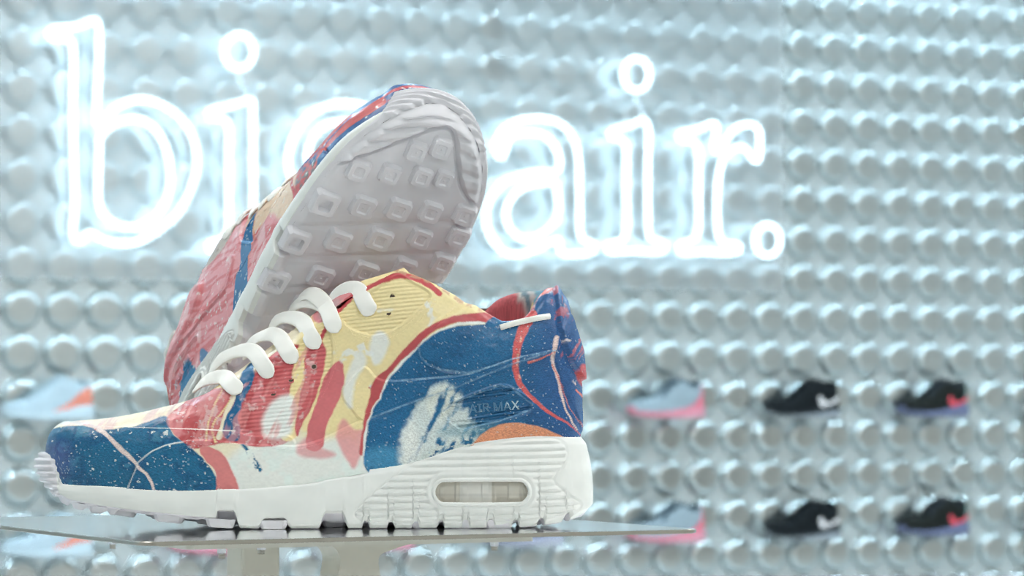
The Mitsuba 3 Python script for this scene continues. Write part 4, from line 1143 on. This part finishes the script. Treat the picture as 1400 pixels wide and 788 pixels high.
def wall_sneaker(key, u, z, upper, mid, sole, stripe=None, heel=None, collar=None, tongue=None, size=0.93, heel_plan=None):
    m = np.eye(4)
    m[:3, 0], m[:3, 1], m[:3, 2], m[:3, 3] = U * size, -N * size, np.array([0, 0, 1]) * size, room(u, 0.0345 + 0.053 * size, z)
    P = Placer(key, m, False)
    S = SH
    c = np.tile(lin(*upper), (len(S.v), 1)) * (0.92 + 0.16 * meshkit.fbm(S.v * 80, 2, 2))[:, None]
    if heel is not None:
        put(c, lin(*heel), area(heel_plan or [(640, 640), (690, 575), (745, 500), (765, 400), (830, 400), (830, 640)], S.ux, S.uy, 4))
    if collar is not None:
        put(c, lin(*collar), area([(330, 530), (400, 455), (470, 405), (540, 355), (620, 395), (700, 430), (700, 458), (600, 430), (540, 402), (470, 445), (400, 490), (340, 550)], S.ux, S.uy, 5))
    st = (SH_D[S.f].mean(1) < 0) & S.outv[S.f].all(1) if stripe is not None else np.zeros(len(S.f), bool)
    mesh, (nn, cc) = sub(S.v, S.f, ~st, S.nrm, c)
    P('upper', mesh, 'shop_upper', cc, nn)
    if stripe is not None:
        mesh, (nn,) = sub(S.v + S.nrm * 0.0015, S.f, st, S.nrm)
        P('side_stripe', mesh, 'shop_upper', np.tile(lin(*stripe), (len(mesh[0]), 1)), nn)
    hz = S.wv[:, 2] / np.maximum(MIDTOP(S.wv[:, 0]), 0.01)
    P('midsole', (S.wv, S.wf), 'shop_upper', np.where((hz > 0.5)[:, None], lin(*mid), lin(*sole)), S.wn)
    P('outsole', (S.bv, S.bf), 'shop_upper', np.tile(lin(*sole), (len(S.bv), 1)), S.bn)
    tg = [(0.085, 0.0705), (0.122, 0.0985), (0.147, 0.1165), (0.170, 0.1325), (0.192, 0.1420)]
    tp = spline([(a, -0.001, b) for a, b in tg], 0.006)
    P('tongue', sweep(tp, 0.015, 0.0035, [-0.5, 0, 0.85], 10), 'shop_upper', np.tile(lin(*(tongue or collar or upper)), (len(tp) * 10 + 2, 1)), smooth=True)
    ring = np.flatnonzero(S.o[:, 0] > 0.094)
    ring = np.r_[ring[ring > S.toe], ring[ring <= S.toe]]
    tpz = S.top[ring]
    ctr = np.array([0.21, 0.0, 0.0])
    inw = (ctr - tpz) * [0.35, 1, 0]
    inw /= np.linalg.norm(inw, axis=1, keepdims=True)
    rows = [tpz, tpz + inw * 0.004 - [0, 0, 0.002], tpz + inw * 0.006 - [0, 0, 0.012], tpz * [1, 1, 0] + inw * 0.006 + [0, 0, 0.045]]
    lv = np.stack(rows, 1).reshape(-1, 3)
    P('collar_lining', (lv, grid_faces(len(ring), 4)), 'shop_upper', np.tile(lin(*(collar or upper)) * 0.8, (len(lv), 1)), smooth=True)
    for xx in np.linspace(0.10, 0.178, 6):
        zz = np.interp(xx, [a for a, _ in tg], [b for _, b in tg])
        q = [(xx + 0.004, -0.0215, zz - 0.010), (xx, -0.013, zz + 0.001), (xx - 0.005, 0.002, zz + 0.0045), (xx - 0.009, 0.018, zz - 0.006)]
        P('lace', sweep(spline(q, 0.004), 0.0035, 0.0014, [-0.5, 0, 0.85], 8), 'shop_upper', np.tile(lin(*(collar or upper)), (len(spline(q, 0.004)) * 8 + 2, 1)), smooth=True)
    add('wall_back__ledge', room_box(u + 0.04, u + 0.24, 0.012, 0.14, z - 0.0045, z - 0.0005), 'clear_acrylic')


BLACK = (14, 17, 18)
KINDS = {
    'black': dict(upper=BLACK, mid=(30, 33, 34), sole=(140, 140, 144), stripe=(222, 208, 204)),
    'red': dict(upper=(24, 25, 20), mid=(94, 96, 120), sole=(108, 108, 130), stripe=(218, 78, 88), heel=(92, 142, 138), collar=(34, 36, 38)),
    'pink': dict(upper=(146, 154, 158), mid=(206, 118, 130), sole=(214, 146, 156), heel=(220, 98, 114), collar=(70, 82, 88), tongue=(96, 104, 108)),
    'beige': dict(upper=(160, 152, 148), mid=(206, 198, 192), sole=(190, 184, 180), collar=(46, 50, 50), stripe=(60, 62, 62)),
    'white': dict(upper=(178, 186, 190), mid=(192, 198, 200), sole=(190, 196, 198), heel=(226, 132, 110), collar=(176, 186, 190), heel_plan=[(440, 660), (540, 600), (640, 520), (720, 470), (830, 470), (830, 660)]),
    'rose': dict(upper=(170, 172, 178), mid=(208, 124, 136), sole=(208, 140, 150), heel=(220, 100, 116), collar=(90, 92, 98)),
    'plum': dict(upper=(92, 88, 96), mid=(150, 146, 160), sole=(176, 170, 178), heel=(228, 116, 132), collar=(60, 62, 66)),
}
ROW = {'upper': PLATE + 0.0728 - 0.076, 'lower': PLATE + 0.0728 - 0.478}
WORDS = {
    'black': 'black sneaker with a pale check stripe', 'red': 'black sneaker with a red check stripe and violet sole', 'pink': 'grey sneaker with pink heel and sole',
    'beige': 'beige and black sneaker cut by the right frame edge', 'white': 'white sneaker with an orange heel', 'rose': 'sneaker with a pink heel', 'plum': 'dark sneaker with a pink heel'}
SHOWN = [('upper', -5, 'white', 'behind the painted toe, upper wall row'), ('upper', -1, 'pink', 'right of the painted heel, upper wall row'), ('upper', 0, 'black', 'on the upper wall row'), ('upper', 1, 'red', 'on the upper wall row'),
         ('upper', 2, 'beige', 'on the upper wall row'), ('lower', -5, 'white', 'below the plate corner, lower wall row'), ('lower', -4, 'rose', 'seen between the stand posts, lower wall row'),
         ('lower', -3, 'rose', 'seen right of the second stand post, lower wall row'), ('lower', -2, 'plum', 'below the right half of the plate, lower wall row'), ('lower', -1, 'pink', 'behind the plate tip, lower wall row'),
         ('lower', 0, 'black', 'on the lower wall row'), ('lower', 1, 'red', 'on the lower wall row'), ('lower', 2, 'beige', 'on the lower wall row')]
k = 0
for row, col_, kind_, where in SHOWN:
    key = 'wall_sneaker' + (f'_{k:03d}' if k else '')
    k += 1
    wall_sneaker(key, 0.906 + 0.525 * col_, ROW[row], **KINDS[kind_])
    tag(key, f'{WORDS[kind_]} {where}', 'sneaker', f'sneakers on the {row} wall row')
